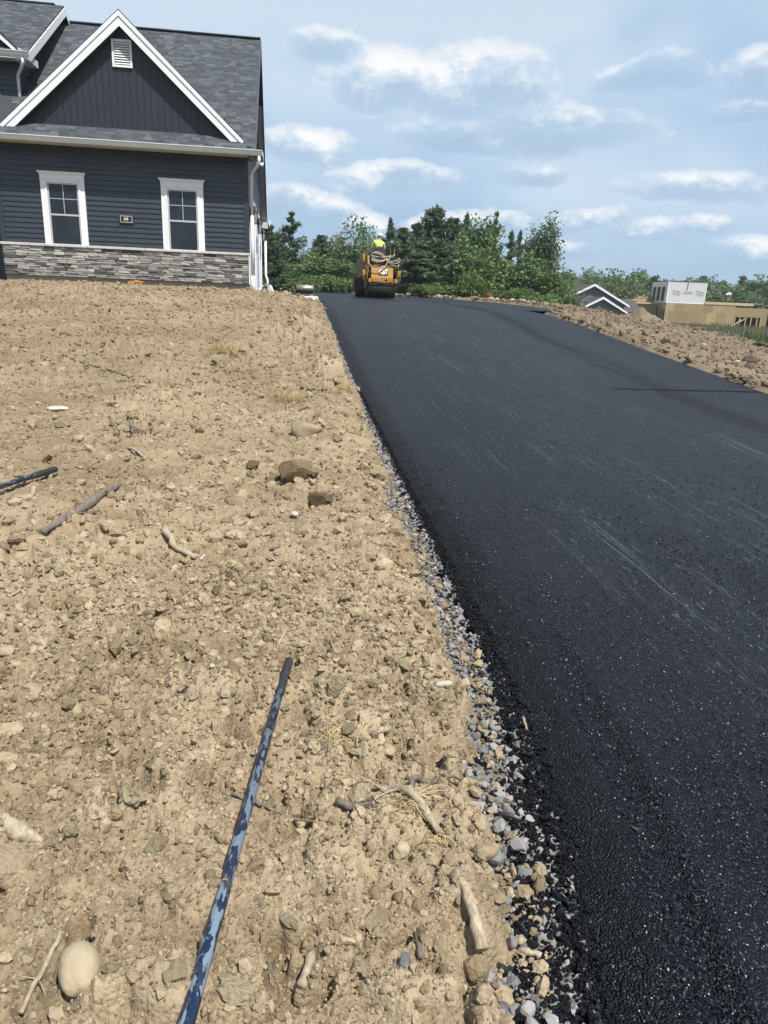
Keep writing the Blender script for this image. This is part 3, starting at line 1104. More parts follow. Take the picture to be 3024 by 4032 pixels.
def scatter(name, bases, P, S, mat, smooth, squash=(0.75, 1.25), tint=None, kind='stuff', label=None, cat=None, tilt=0.5):
    """many stones as one mesh"""
    r = np.random.default_rng(len(P))
    which = r.integers(0, len(bases), len(P))
    V, F, T = [], [], []
    off = 0
    for b, (bv, bf) in enumerate(bases):
        sel = np.where(which == b)[0]
        if not len(sel):
            continue
        a = r.uniform(0, 2 * math.pi, len(sel))
        tx, ty = r.normal(0, tilt, len(sel)), r.normal(0, tilt, len(sel))
        sc = S[sel][:, None] * r.uniform(squash[0], squash[1], (len(sel), 3))
        v = bv[None] * sc[:, None, :]
        ca, sa = np.cos(tx)[:, None], np.sin(tx)[:, None]
        v = np.stack([v[..., 0], v[..., 1] * ca - v[..., 2] * sa, v[..., 1] * sa + v[..., 2] * ca], -1)
        ca, sa = np.cos(ty)[:, None], np.sin(ty)[:, None]
        v = np.stack([v[..., 0] * ca + v[..., 2] * sa, v[..., 1], -v[..., 0] * sa + v[..., 2] * ca], -1)
        ca, sa = np.cos(a)[:, None], np.sin(a)[:, None]
        v = np.stack([v[..., 0] * ca - v[..., 1] * sa, v[..., 0] * sa + v[..., 1] * ca, v[..., 2]], -1)
        v = v + P[sel][:, None, :]
        n = len(bv)
        V.append(v.reshape(-1, 3))
        F.append((bf[None] + (off + np.arange(len(sel)) * n)[:, None, None]).reshape(-1, 3))
        t = r.uniform(0, 1, len(sel)) if tint is None else tint[sel]
        T.append(np.repeat(t, n))
        off += len(sel) * n
    me = mesh_np(name, np.concatenate(V), np.concatenate(F).astype(np.int32), smooth, {'tint': np.concatenate(T)})
    o = obj(name, me, mat)
    return tag(o, label, cat, kind=kind)


CL1 = [rock_base(1, 100 + i, 3, 0.42, 1.5) for i in range(8)]
CL2 = [rock_base(2, 120 + i, 4, 0.46, 2.2) for i in range(8)]
GR1 = [rock_base(1, 140 + i, 5, 0.26) for i in range(6)]
GR2 = [rock_base(2, 160 + i, 11, 0.30) for i in range(8)]


def spread(n, y0, y1, rmin_k, seed, xfun, alpha=2.3, rmax=0.06, edge_bias=0.0):
    """points thick near the viewer, sizes following a power law"""
    r = np.random.default_rng(seed)
    y = y0 * (y1 / y0) ** r.uniform(0, 1, n)
    lo, hi = xfun(y)
    u = r.uniform(0, 1, n)
    if edge_bias:
        u = u ** (1.0 / (1.0 + edge_bias * r.uniform(0, 1, n)))
    x = lo + (hi - lo) * u
    rm = rmin_k * y ** np.where(y > 3, 0.70, 1.0) * np.where(y > 3, 3 ** .3, 1.0)
    s = np.minimum(rm * (1 - r.uniform(0, 1, n)) ** (-1 / alpha), np.maximum(rmax, rm * 3))
    return x, y, s


def left_span(y):
    return -(0.75 + 0.40 * y), dirt_edge_x(y) + 0.02


x, y, s = spread(1600, 0.95, 5.0, 0.0034, 1, left_span, 2.2, 0.030, 0.9)
P = np.stack([x, y, soil_za(x, y) + s * 0.10], -1)
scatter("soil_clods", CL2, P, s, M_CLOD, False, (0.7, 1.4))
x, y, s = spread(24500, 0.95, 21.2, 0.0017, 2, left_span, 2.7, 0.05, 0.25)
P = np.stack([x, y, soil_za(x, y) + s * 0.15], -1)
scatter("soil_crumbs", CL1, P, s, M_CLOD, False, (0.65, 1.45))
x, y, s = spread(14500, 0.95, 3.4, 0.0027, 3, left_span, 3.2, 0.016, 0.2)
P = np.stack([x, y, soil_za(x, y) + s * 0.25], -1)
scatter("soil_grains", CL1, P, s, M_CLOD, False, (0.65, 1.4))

# soil lumps of the right bank
r = np.random.default_rng(5)
n = 9000
y = 6.5 + 30 * r.uniform(0, 1, n) ** 1.2
xo = r.uniform(0, 1, n) ** 1.3 * 12.0
x = right_edge_x(y) + 0.03 + xo
s = np.minimum(0.020 * (1 - r.uniform(0, 1, n)) ** (-1 / 2.8), 0.085)
zb = land_z(x, y) + 0.03 + bank_relief(x, y) * sstep(xo, -0.05, 0.7)
P = np.stack([x, y, zb + s * 0.2], -1)
scatter("bank_clods", CL1, P, s, M_BANK, False, (0.6, 1.5))

# crushed stone showing beside the asphalt
r = np.random.default_rng(6)
n = 8600
y = 0.9 * (20.3 / 0.9) ** r.uniform(0, 1, n)
lo, hi = dirt_edge_x(y) - 0.05, toe_x(y) + 0.03
x = lo + (hi - lo) * r.uniform(0, 1, n)
s = np.clip(0.0070 * (1 - r.uniform(0, 1, n)) ** (-1 / 3.0), 0.0070, 0.022) * (1 + 0.02 * y)
P = np.stack([x, y, zp(y) - 0.084 + s * 0.35 + r.uniform(0, 0.010, n)], -1)
nearm = y < 4.5
scatter("gravel", GR2[:5], P[nearm][:3300], s[nearm][:3300], M_GRAVEL, False)
scatter("gravel_far", GR1, P[~nearm], s[~nearm], M_GRAVEL, False)

# soil spilled over the stone
n = 2600
y = 0.95 * (20.0 / 0.95) ** r.uniform(0, 1, n)
e = dirt_edge_x(y)
x = e - 0.03 + (toe_x(y) - e) * r.uniform(0, 1, n) ** 1.9 * .9
s = np.clip(0.0055 * (1 - r.uniform(0, 1, n)) ** (-1 / 2.2), 0.0055, 0.026) * (0.8 + 0.05 * y)
P = np.stack([x, y, zp(y) - 0.070 + s * 0.4], -1)
scatter("spilled_soil", CL2 if False else CL1, P, s, M_CLOD, False, (0.65, 1.4))

# coarse aggregate standing proud of the fresh mat
n = 21000
y = 0.85 * (7.0 / 0.85) ** r.uniform(0, 1, n)
y = y[r.uniform(0, 1, n) > sstep(y, 1.6, 6.8)]
n = len(y)
x = toe_x(y) + 0.06 + r.uniform(0, 1, n) ** 1.25 * (0.55 + 0.62 * y)
s = np.clip(0.0034 * (1 - r.uniform(0, 1, n)) ** (-1 / 3.5), 0.0026, 0.0055) * (0.80 + 0.10 * y)
P = np.stack([x, y, pave_z(x, y) - 0.125 * (1 - sstep(x - toe_x(y), -0.04, 0.27) ** .8) + 0.002 + s * .10], -1)
scatter("asphalt_aggregate", GR1, P, s, M_AGGREGATE, False)

# crumbs of asphalt fallen from the shoulder onto the stone
n = 7000
y = 0.85 * (9.0 / 0.85) ** r.uniform(0, 1, n) ** 1.15
t = toe_x(y)
wide = np.interp(y, [0.8, 1.4, 2.0, 2.8, 4.0, 7.0], [.22, .175, .095, .06, .035, .025])
x = t + 0.05 - wide * (1.05 * r.uniform(0, 1, n) + np.where(r.uniform(0, 1, n) < .12, np.abs(r.normal(0, .8, n)), 0))
x = np.maximum(x, dirt_edge_x(y) - 0.02)
s = np.clip(0.0045 * (1 - r.uniform(0, 1, n)) ** (-1 / 3.0), 0.0045, 0.014)
P = np.stack([x, y, zp(y) - 0.075 + s * 0.5 + 0.06 * sstep(x - t, -0.04, 0.1) + r.uniform(0, .012, n)], -1)
scatter("asphalt_crumbs", GR1, P, s, M_ASPHALT_LOOSE, False)

# ------------------------------------------------------------------ the house with its garage wing
HX, HY, HZ = -1.05, 21.36, 1.40            # front right corner of the garage wing at grade
HL = -7.52                                 # left corner
HO = Vector((-4.28, HY + 0.2, HZ))
house = thing("house", HO, "charcoal sided house with stone base, gabled garage wing and number 44", "house")


def hb():
    return MB(HO)


# --- foundation and stone base
hb().box(HL + .02, HX - .02, HY - .01, HY + .4, HZ - .5, HZ + .10).build("foundation", M_CONCRETE, house)
veneer = hb().box(HL + .01, HX - .01, HY - .02, HY + .3, HZ + .10, HZ + .865).build("stone_base", M_MORTAR, house)
# unit stones: bevelled irregular blocks with shared meshes
STONE_ME = []
for k in range(6):
    rr = np.random.default_rng(500 + k)
    bm = bmesh.new()
    bmesh.ops.create_cube(bm, size=1.0)
    bmesh.ops.bevel(bm, geom=list(bm.edges), offset=0.13, segments=1, affect='EDGES')
    for v_ in bm.verts:
        v_.co += Vector(rr.normal(0, .035, 3))
    me = bpy.data.meshes.new("veneer_stone")
    bm.to_mesh(me)
    bm.free()
    me.materials.append(M_VENEER)
    STONE_ME.append(me)
rs = np.random.default_rng(44)
zc, rows = HZ + 0.105, []
while zc < HZ + 0.855:
    hgt = rs.choice([.042, .05, .058, .066, .085], p=[.22, .26, .24, .18, .10])
    if zc + hgt > HZ + 0.83:
        hgt = HZ + 0.86 - zc
    rows.append((zc, hgt))
    zc += hgt
n_st = 0
for ri, (z0, hg) in enumerate(rows):
    xx = HL + 0.02
    while xx < HX - 0.03:
        wd = rs.uniform(.16, .40) if hg < .075 else rs.uniform(.18, .34)
        if xx + wd > HX - 0.13:
            wd = HX - 0.02 - xx
        big = 1.0
        o = bpy.data.objects.new("stone", STONE_ME[rs.integers(0, 6)])
        dep = rs.uniform(.05, .085)
        o.scale = (wd * .985, dep, hg * rs.uniform(.86, .97))
        o.location = Vector((xx + wd / 2, HY - .035 - rs.uniform(0, .018), z0 + hg / 2)) - HO
        o.rotation_euler = (rs.normal(0, .03), rs.normal(0, .012), rs.normal(0, .02))
        link(o, veneer)
        n_st += 1
        xx += wd
# ledge of cast stone blocks
ledge = hb().box(HL - .02, HX + .01, HY - .075, HY - .0, HZ + .870, HZ + .895).build("ledge", M_LEDGE, house)
xx = HL - .03
while xx < HX:
    w_ = min(rs.uniform(.42, .62), HX + .03 - xx)
    o = hb().box(xx, xx + w_ - .008, HY - .105 - rs.uniform(0, .008), HY - .004, HZ + .862, HZ + .925).build("ledge_block", M_LEDGE, ledge, bevel=.006)
    xx += w_

# --- walls
WT = HZ + 3.34                              # soffit line
wall = hb().box(HL + .03, HX - .03, HY + .012, HY + .30, HZ + .86, WT + .02).build("wall", M_SIDING, house)


def siding_board(x0, x1, z0, parent, h=.127):
    y = HY + .012
    poly = [(x0, y, z0), (x0, y - .024, z0 + .002), (x0, y - .021, z0 + .030), (x0, y - .003, z0 + h), (x0, y, z0 + h)]
    return hb().prism(poly, (x1 - x0, 0, 0)).build("siding_board", M_SIDING, parent)


zz = HZ + .928
while zz < WT - .02:
    siding_board(HL + .10, HX - .10, zz, wall, min(.127, WT - zz))
    zz += .127
hb().box(HX - .105, HX + .008, HY - .022, HY + .09, HZ + .926, WT).build("corner_post", M_SIDINGPOST, house)
hb().box(HL - .008, HL + .105, HY - .022, HY + .09, HZ + .926, WT).build("corner_post", M_SIDINGPOST, house)

# right side wall with the garage doors
SY1 = 32.4
side = hb().box(HX - .30, HX - .014, HY + .30, SY1, HZ - .3, WT + .1).build("side_wall", M_SIDING, house)
zz = HZ + 2.62
k = 0
while zz < WT - .02:
    x = HX - .014
    hb().prism([(x, HY + .10, zz), (x + .024, HY + .10, zz + .002), (x + .021, HY + .10, zz + .03), (x + .003, HY + .10, zz + .127), (x, HY + .10, zz + .127)],
               (0, SY1 - HY - .1, 0)).build("siding_board", M_SIDING, side)
    zz += .127
# gable of the side wall
RY, RZ = 26.42, 8.98                        # main ridge
GY0, GZ0 = 20.86, 4.85                      # front eave
BY1, BZ1 = 32.1, 4.10                       # rear eave
hb().prism([(HX - .02, 21.5, WT), (HX - .02, RY, RZ - .25), (HX - .02, 32.0, WT - .4)], (-.25, 0, 0)).build("side_gable", M_SIDING, house)
zz = WT + .02
while zz < RZ - .3:
    f0 = 21.5 + (zz - WT) / (RZ - .25 - WT) * (RY - 21.5)
    f1 = 32.0 - (zz - WT + .4) / (RZ - .25 - WT + .4) * (32.0 - RY)
    x = HX - .02
    hb().prism([(x, f0, zz), (x + .024, f0, zz + .002), (x + .003, f0, zz + .12)], (0, f1 - f0, 0)).build("siding_board", M_SIDING, side)
    zz += .127
# garage doors, casings and lower wall face
for (d0, d1) in ((22.3, 25.0), (25.9, 28.6)):
    door = hb().box(HX - .05, HX + .006, d0, d1, HZ - .22, HZ + 2.2).build("garage_door", M_WHITE, house)
    for q in range(4):
        hb().box(HX + .004, HX + .016, d0 + .06, d1 - .06, HZ - .18 + q * .6, HZ + .37 + q * .6).build("door_panel", M_WHITE, door)
    for (c0, c1) in ((d0 - .16, d0), (d1, d1 + .16)):
        hb().box(HX - .02, HX + .045, c0, c1, HZ - .24, HZ + 2.36).build("door_casing", M_WHITE, house)
    hb().box(HX - .02, HX + .05, d0 - .2, d1 + .2, HZ + 2.36, HZ + 2.52).build("door_header", M_WHITE, house)
hb().box(HX - .02, HX + .04, 29.6, 29.75, HZ - .2, HZ + 2.3).build("door_casing", M_WHITE, house)
hb().box(HX - .02, HX + .04, 30.7, 30.85, HZ - .2, HZ + 2.3).build("door_casing", M_WHITE, house)
hb().box(HX - .04, HX + .012, 29.75, 30.7, HZ - .2, HZ + 2.2).build("side_door", M_WHITE, house)
hb().box(HX + .045, HX + .075, 25.4, 25.5, HZ + 1.15, HZ + 1.33).build("keypad", M_GREYPANEL, house)
# stone return and white edge at the corner
hb().box(HX - .012, HX + .014, HY - .10, HY - .06, HZ + .10, HZ + .86).build("stone_edge_trim", M_WHITE, house)

# lanterns beside the garage doors
def lantern(y, z):
    o = Vector((HX + .06, y, z))
    l = thing("wall_lantern", o, "x", "lantern", "black wall lanterns along the garage side")
    b = MB(o)
    b.box(o.x - .06, o.x - .03, y - .05, y + .05, z - .02, z + .26).beam((o.x - .04, y, z + .2), (o.x + .09, y, z + .30), .02, .02).build("backplate", M_LAMPBLACK, l)
    MB(o).lathe([(.085, .14), (.06, .20), (.02, .25), (.012, .30)], (o.x + .09, y, z), 'z', 8).build("cap", M_LAMPBLACK, l)
    f = MB(o)
    for i in (-1, 1):
        for j in (-1, 1):
            f.beam((o.x + .09 + i * .07, y + j * .07, z + .14), (o.x + .09 + i * .05, y + j * .05, z - .16), .012, .012)
    f.box(o.x + .035, o.x + .145, y - .055, y + .055, z - .175, z - .155)
    f.build("cage", M_LAMPBLACK, l)
    MB(o).lathe([(.052, -.15), (.07, .14)], (o.x + .09, y, z), 'z', 4).build("glass", M_LAMPGLASS, l)
    return l


lantern(22.05, HZ + 1.92)['label'] = "black wall lantern closest to the front corner of the dark house"
lantern(25.45, HZ + 1.90)['label'] = "black wall lantern between the two white garage doors"
lantern(29.3, HZ + 1.90)['label'] = "black wall lantern farthest along the garage side of the house"

# --- windows
def front_window(xl, w=.775, sill=HZ + .905, h=1.545):
    xr = xl + w
    o = bpy.data.objects.new("window", None)
    link(o, house)
    y = HY
    c = hb()
    c.box(xl - .165, xl - .004, y - .042, y + .02, sill - .002, sill + h + .06)
    c.box(xr + .004, xr + .165, y - .042, y + .02, sill - .002, sill + h + .06)
    c.box(xl - .004, xr + .004, y - .042, y + .02, sill + h, sill + h + .06)
    c.box(xl - .055, xl - .003, y - .056, y - .042, sill, sill + h + .05)
    c.box(xr + .003, xr + .055, y - .056, y - .042, sill, sill + h + .05)
    c.build("casing", M_WHITE, o)
    hd = hb()
    hd.box(xl - .170, xr + .170, y - .050, y + .02, sill + h + .062, sill + h + .185)
    hd.prism([(xl - .170, y - .050, sill + h + .187), (xr + .170, y - .050, sill + h + .187), (xr + .215, y - .085, sill + h + .245), (xl - .215, y - .085, sill + h + .245)],
             (0, .09, 0))
    hd.box(xl - .220, xr + .220, y - .092, y + .02, sill + h + .2455, sill + h + .262)
    hd.build("header", M_WHITE, o)
    hb().box(xl, xr, y - .044, y + .015, sill, sill + .035).build("sill", M_SASH, o)
    f = hb()
    mid = sill + h * .492
    f.box(xl, xl + .035, y - .033, y - .005, sill + .036, sill + h - .001)
    f.box(xr - .035, xr, y - .033, y - .005, sill + .036, sill + h - .001)
    f.box(xl + .036, xr - .036, y - .033, y - .005, sill + h - .036, sill + h - .001)
    f.box(xl + .036, xr - .036, y - .036, y - .005, mid - .022, mid + .022)
    f.build("sash", M_SASH, o)
    m = hb()
    xm = (xl + xr) / 2
    zm = (mid + sill + h) / 2
    m.box(xm - .008, xm + .008, y - .030, y - .022, mid + .023, sill + h - .037)
    m.box(xl + .036, xm - .009, y - .030, y - .022, zm - .008, zm + .008)
    m.box(xm + .009, xr - .036, y - .030, y - .022, zm - .008, zm + .008)
    m.build("muntin", M_SASH, o)
    for (a, b, c0, c1) in ((xl + .036, xm - .009, mid + .023, zm - .009), (xm + .009, xr - .036, mid + .023, zm - .009),
                           (xl + .036, xm - .009, zm + .009, sill + h - .037), (xm + .009, xr - .036, zm + .009, sill + h - .037),
                           (xl + .036, xr - .036, sill + .036, mid - .023)):
        hb().box(a, b, y - .0215, y - .0175, c0, c1).build("pane", M_GLASS, o)
    return o


front_window(-6.245)
front_window(-3.185)

# --- number plaque 44
PC = Vector((-4.285, HY - .03, HZ + 1.64))
plq = thing("number_plaque", PC, "black plaque with bronze rim and the number 44 on dark siding", "plaque")
MB(PC).box(PC.x - .19, PC.x + .19, PC.y + .0, PC.y + .028, PC.z - .12, PC.z + .12).build("mount_block", M_SIDINGPOST, plq)
MB(PC).box(PC.x - .155, PC.x + .155, PC.y - .02, PC.y - .001, PC.z - .085, PC.z + .085).build("plate", M_LAMPBLACK, plq)
rm = MB(PC)
rm.box(PC.x - .155, PC.x + .155, PC.y - .027, PC.y - .0205, PC.z + .07, PC.z + .085)
rm.box(PC.x - .155, PC.x + .155, PC.y - .027, PC.y - .0205, PC.z - .085, PC.z - .07)
rm.box(PC.x - .155, PC.x - .14, PC.y - .027, PC.y - .0205, PC.z - .0695, PC.z + .0695)
rm.box(PC.x + .14, PC.x + .155, PC.y - .027, PC.y - .0205, PC.z - .0695, PC.z + .0695)
rm.build("rim", M_SASH, plq)


def text_mesh(s, size, extrude=.002, bold=0.0):
    cu = bpy.data.curves.new("lettering", 'FONT')
    cu.body = s
    cu.size = size
    cu.extrude = extrude
    cu.offset = bold
    cu.align_x = 'CENTER'
    cu.align_y = 'CENTER'
    cu.resolution_u = 3
    to = bpy.data.objects.new("lettering", cu)
    COL.objects.link(to)
    dg = bpy.context.evaluated_depsgraph_get()
    me = bpy.data.meshes.new_from_object(to.evaluated_get(dg))
    bpy.data.objects.remove(to)
    bpy.data.curves.remove(cu)
    me.name = "lettering"
    me.materials.clear()
    return me


def lettering(name, s, size, loc, mat, parent, rot=(R(90), 0, 0), bold=0.0, sx=1.0, extrude=.002):
    o = obj(name, text_mesh(s, size, extrude, bold), mat, parent, loc)
    o.rotation_euler = rot
    o.scale = (sx, 1, 1)
    return o


lettering("digits", "44", .155, (-.01, -.024, 0), M_BRONZE, plq, bold=.003, sx=.8)

# --- eave of the front: soffit, gutter, downspout
XG0, XG1 = -8.6, -0.66
hb().box(XG0, XG1 - .02, GY0 + .03, HY + .05, WT + .002, WT + .022).build("soffit", M_SOFFIT, house)
fas = hb().box(XG0, XG1 - .01, GY0 + .005, GY0 + .03, WT, GZ0 - .01).build("fascia", M_GUTTER, house)
gpoly = [(XG0, GY0 + .004, GZ0 - .125), (XG0, GY0 - .06, GZ0 - .125), (XG0, GY0 - .085, GZ0 - .085), (XG0, GY0 - .095, GZ0 - .03), (XG0, GY0 - .125, GZ0 - .015),
         (XG0, GY0 - .125, GZ0), (XG0, GY0 - .112, GZ0), (XG0, GY0 - .085, GZ0 - .02), (XG0, GY0 - .07, GZ0 - .08), (XG0, GY0 + .004, GZ0 - .11)]
hb().prism(gpoly, (XG1 + .02 - XG0, 0, 0)).build("gutter", M_GUTTER, house)
# boxed return of the eave on the right
hb().prism([(HX + .01, GY0 + .03, WT - .02), (XG1, GY0 + .03, WT - .02), (XG1, GY0 + .03, GZ0 - .02), (HX + .01, GY0 + .03, GZ0 + .12)], (0, .95, 0)).build("eave_return", M_SIDINGPOST, house)
hb().box(XG1 + .002, XG1 + .03, GY0 - .02, GY0 + 1.0, GZ0 - .115, GZ0 - .015).build("return_fascia", M_GUTTER, house)
xd = HX + .10
hb().tube([(xd + .22, GY0 - .03, GZ0 - .12), (xd + .22, GY0 - .03, GZ0 - .26), (xd + .17, GY0 + .05, GZ0 - .36), (xd + .03, HY - .09, GZ0 - .46), (xd, HY - .03, GZ0 - .56),
           (xd, HY - .03, HZ + 1.9)], .040, 8).build("downspout", M_GUTTER, house, True)
hb().tube([(xd, HY - .03, HZ + 1.9), (xd, HY - .03, HZ + .33)], .048, 8).build("downspout", M_GUTTER, house, True)
hb().tube([(xd, HY - .03, HZ + .33), (xd, HY - .03, HZ - .18)], .055, 10).build("drain_pipe", M_WHITE, house, True)
hb().tube([(HX + .15, 31.9, HZ + 1.9), (HX + .15, 31.9, HZ + .55), (HX + .22, 31.8, HZ + .35), (HX + .22, 31.8, HZ - .1)], .055, 8).build("downspout", M_GUTTER, house, True)

# --- main roof
rear_k = (RZ - BZ1) / (BY1 - RY)
sl = (RZ - GZ0) / (RY - GY0)


def zmain(y):
    return GZ0 + sl * (y - GY0)


XR = -0.85
XLW = -7.0                                  # side wall of the taller part
rf = hb()
rf.prism([(XG0, GY0, GZ0), (XG0, RY, RZ), (XG0, RY, RZ - .12), (XG0, GY0 + .02, GZ0 - .04)], (XR - XG0, 0, 0))
rf.prism([(XG0, RY + .001, RZ), (XG0, BY1, BZ1), (XG0, BY1, BZ1 - .12), (XG0, RY + .001, RZ - .12)], (XR - XG0, 0, 0))
roof = rf.build("roof", M_SHINGLEF, house)
# barge boards and rear eave
hb().prism([(XR + .002, GY0 + .05, GZ0 - .03), (XR + .002, RY, RZ - .02), (XR + .002, RY, RZ - .22), (XR + .002, GY0 + .05, GZ0 - .22)], (.03, 0, 0)).build("barge_board", M_BARGE, house)
hb().prism([(XR + .002, RY + .001, RZ - .02), (XR + .002, BY1, BZ1 - .02), (XR + .002, BY1, BZ1 - .22), (XR + .002, RY + .001, RZ - .22)], (.03, 0, 0)).build("barge_board", M_BARGE, house)
hb().prism([(HX - .01, RY + 1.6, RZ - .16 - rear_k * 1.6), (XR, RY + 1.6, RZ - .16 - rear_k * 1.6), (XR, BY1, BZ1 - .16), (HX - .01, BY1, BZ1 - .16)], (0, 0, -.02)).build("rake_soffit", M_SOFFIT, house)
hb().box(HX, XR + .05, BY1 - .5, BY1 + .15, BZ1 - .34, BZ1 - .10).build("eave_box", M_SOFFIT, house)
hb().prism([(HX + .3, BY1 - .1, BZ1 - .25), (XR + .18, BY1 - .1, BZ1 - .10), (XR + .18, BY1 - .1, BZ1 + .0), (HX + .3, BY1 - .1, BZ1 - .0)], (0, .14, 0)).build("gutter", M_GUTTER, house)
hb().box(XLW + .02, XR + .01, RY - .13, RY + .13, RZ + .004, RZ + .03).build("ridge_cap", M_SHINGLE, roof)

# gable roof over the front
AX, AZ = -4.135, 7.86
GLX, GRX, GBZ = -7.17, -1.15, 5.14
SG = (AZ - GBZ) / (AX - GLX)
YF = HY - .24
ybk = lambda z: GY0 + (z - GZ0) / sl
for (bx, nm) in ((GLX, 1), (GRX, 2)):
    t_ = .07
    a, b, c, d = Vector((AX, YF, AZ)), Vector((AX, ybk(AZ), AZ)), Vector((bx, ybk(GBZ) + .0, GBZ)), Vector((bx, YF, GBZ))
    hb().prism([a, b, c, d] if bx < AX else [d, c, b, a], (0, 0, -t_)).build("roof", M_SHINGLEF, house)
    # white rake: two stepped boards
    s = 1 if bx > AX else -1
    ux = Vector((bx - AX, 0, GBZ - AZ)).normalized()
    nd = Vector((-ux.z * s, 0, ux.x * s))
    if nd.z > 0:
        nd = -nd
    p0, p1 = Vector((AX, YF + .01, AZ - .035)), Vector((bx, YF + .01, GBZ - .035))
    for (o0, o1, yo) in ((.0, .085, -.035), (.0852, .245, -.012)):
        k0, k1 = p0 + Vector((0, 0, -o0 * 1.345)), p0 + Vector((0, 0, -o1 * 1.345))
        q0, q1 = p1 + Vector((0, 0, -o0 * 1.345)), p1 + Vector((0, 0, -o1 * 1.345))
        # ends cut level at the pent roof
        def cut(p):
            return p
        hb().prism([k0 + Vector((0, yo, 0)), q0 + Vector((0, yo, 0)), q1 + Vector((0, yo, 0)), k1 + Vector((0, yo, 0))], (0, .028, 0)).build("rake_board", M_WHITE, house)
    # soffit under the rake
    k, q = p0 + Vector((0, 0, -.24 * 1.345)), p1 + Vector((0, 0, -.24 * 1.345))
    hb().prism([k, q, q + Vector((0, .24, 0)), k + Vector((0, .24, 0))], (0, 0, .02)).build("rake_soffit", M_SIDINGPOST, house)
# gable wall of vertical boards
GW0 = HZ + 3.78
gw = hb().prism([(GLX + .2, HY + .03, GW0 - .1), (GRX - .2, HY + .03, GW0 - .1), (AX, HY + .03, AZ - .3)], (0, .2, 0)).build("gable_wall", M_GABLEBOARD, house)
xb = GLX + .32
while xb < GRX - .33:
    xm = xb + .084
    top = AZ - .20 - SG * abs(xm - AX)
    ta = AZ - .20 - SG * abs(xb - AX)
    tb = AZ - .20 - SG * abs(xb + .168 - AX)
    bd = hb()
    if min(ta, tb) > GW0 + .02:
        bd.prism([(xb, HY + .03, GW0), (xb + .160, HY + .03, GW0), (xb + .160, HY + .03, tb), (xb, HY + .03, ta)], (0, -.016, 0))
        bd.box(xb + .140, xb + .1605, HY + .008, HY + .0139, GW0 + .002, min(ta, tb))
        bd.build("vertical_board", M_GABLEBOARD, gw)
    xb += .168
hb().box(GLX + .3, GRX - .3, HY - .02, HY + .03, GW0 - .05, GW0 + .0).build("flashing", M_SIDINGPOST, house)
# louvred vent
VO = Vector((-4.15, HY, 6.95))
vent = hb()
for (a, b, c, d) in ((-.245, -.195, -.31, .31), (.195, .245, -.31, .31), (-.194, .194, .26, .31), (-.194, .194, -.31, -.26)):
    vent.box(VO.x + a, VO.x + b, VO.y - .035, VO.y + .02, VO.z + c, VO.z + d)
vent = vent.build("gable_vent", M_WHITE, house)
for k in range(9):
    zz = VO.z - .235 + k * .0555
    hb().prism([(VO.x - .19, VO.y - .03, zz), (VO.x - .19, VO.y - .026, zz - .006), (VO.x - .19, VO.y + .01, zz + .036), (VO.x - .19, VO.y + .006, zz + .042)], (.38, 0, 0)).build("louvre", M_WHITE, vent)

# --- taller part of the house behind, at the left
TY, TX = 22.5, -7.0
EZ, RY2, RZ2 = 7.02, 26.0, 9.28
hb().box(-16, TX, TY, 33, HZ - .3, EZ - .1).build("wall", M_SIDING, house, label="dark sided wall of the taller part")
zz = 4.9
while zz < EZ - .15:
    x0, x1 = -9.0, TX - .1
    y = TY
    hb().prism([(x0, y, zz), (x0, y - .024, zz + .002), (x0, y - .003, zz + .12)], (x1 - x0, 0, 0)).build("siding_board", M_SIDING, wall)
    zz += .127
hb().box(TX - .1, TX + .01, TY - .024, TY + .1, 4.5, EZ - .1).build("corner_post", M_SIDINGPOST, house)
k2 = (RZ2 - EZ) / (RY2 - TY + .38)
hb().prism([(TX, TY + .02, EZ - .12), (TX, RY2, RZ2 - .15), (TX, 2 * RY2 - TY, EZ - .12)], (-.2, 0, 0)).build("side_gable", M_SIDING, house)
zz = 5.2
while zz < RZ2 - .35:
    y0 = TY + .1 if zz < EZ - .1 else TY + .02 + (zz - EZ + .12) / k2 * .97
    y1 = min(GY0 + (zz - GZ0) / sl + .1, 28.5)
    if zz > RZ - .1:
        y1 = RY2 + (RZ2 - zz) / k2
    if y1 - y0 > .1:
        x = TX
        hb().prism([(x, y0, zz), (x + .024, y0, zz + .002), (x + .003, y0, zz + .12)], (0, y1 - y0, 0)).build("siding_board", M_SIDING, side)
    zz += .127
roof2 = hb().prism([(-16, TY - .40, EZ - .0), (-16, RY2, RZ2), (-16, RY2, RZ2 - .12), (-16, TY - .38, EZ - .06)], (TX + .36 + 16, 0, 0)) \
    .prism([(-16, RY2 + .001, RZ2), (-16, 2 * RY2 - TY + .4, EZ), (-16, 2 * RY2 - TY + .4, EZ - .1), (-16, RY2 + .001, RZ2 - .12)], (TX + .36 + 16, 0, 0)).build("roof", M_SHINGLEF, house)
hb().box(-16, TX + .1, RY2 - .13, RY2 + .13, RZ2 + .002, RZ2 + .03).build("ridge_cap", M_SHINGLE, roof2)
xr_ = TX + .365
hb().prism([(xr_, TY - .36, EZ - .0), (xr_, RY2, RZ2 - .015), (xr_, RY2, RZ2 - .24), (xr_, TY - .30, EZ - .20)], (.025, 0, 0)).build("rake_board", M_WHITE, house)
hb().prism([(xr_, RY2 + .001, RZ2 - .015), (xr_, 2 * RY2 - TY + .36, EZ - .0), (xr_, 2 * RY2 - TY + .3, EZ - .2), (xr_, RY2 + .001, RZ2 - .24)], (.025, 0, 0)).build("rake_board", M_WHITE, house)
g0 = Vector((-16, TY - .40, EZ - .02))
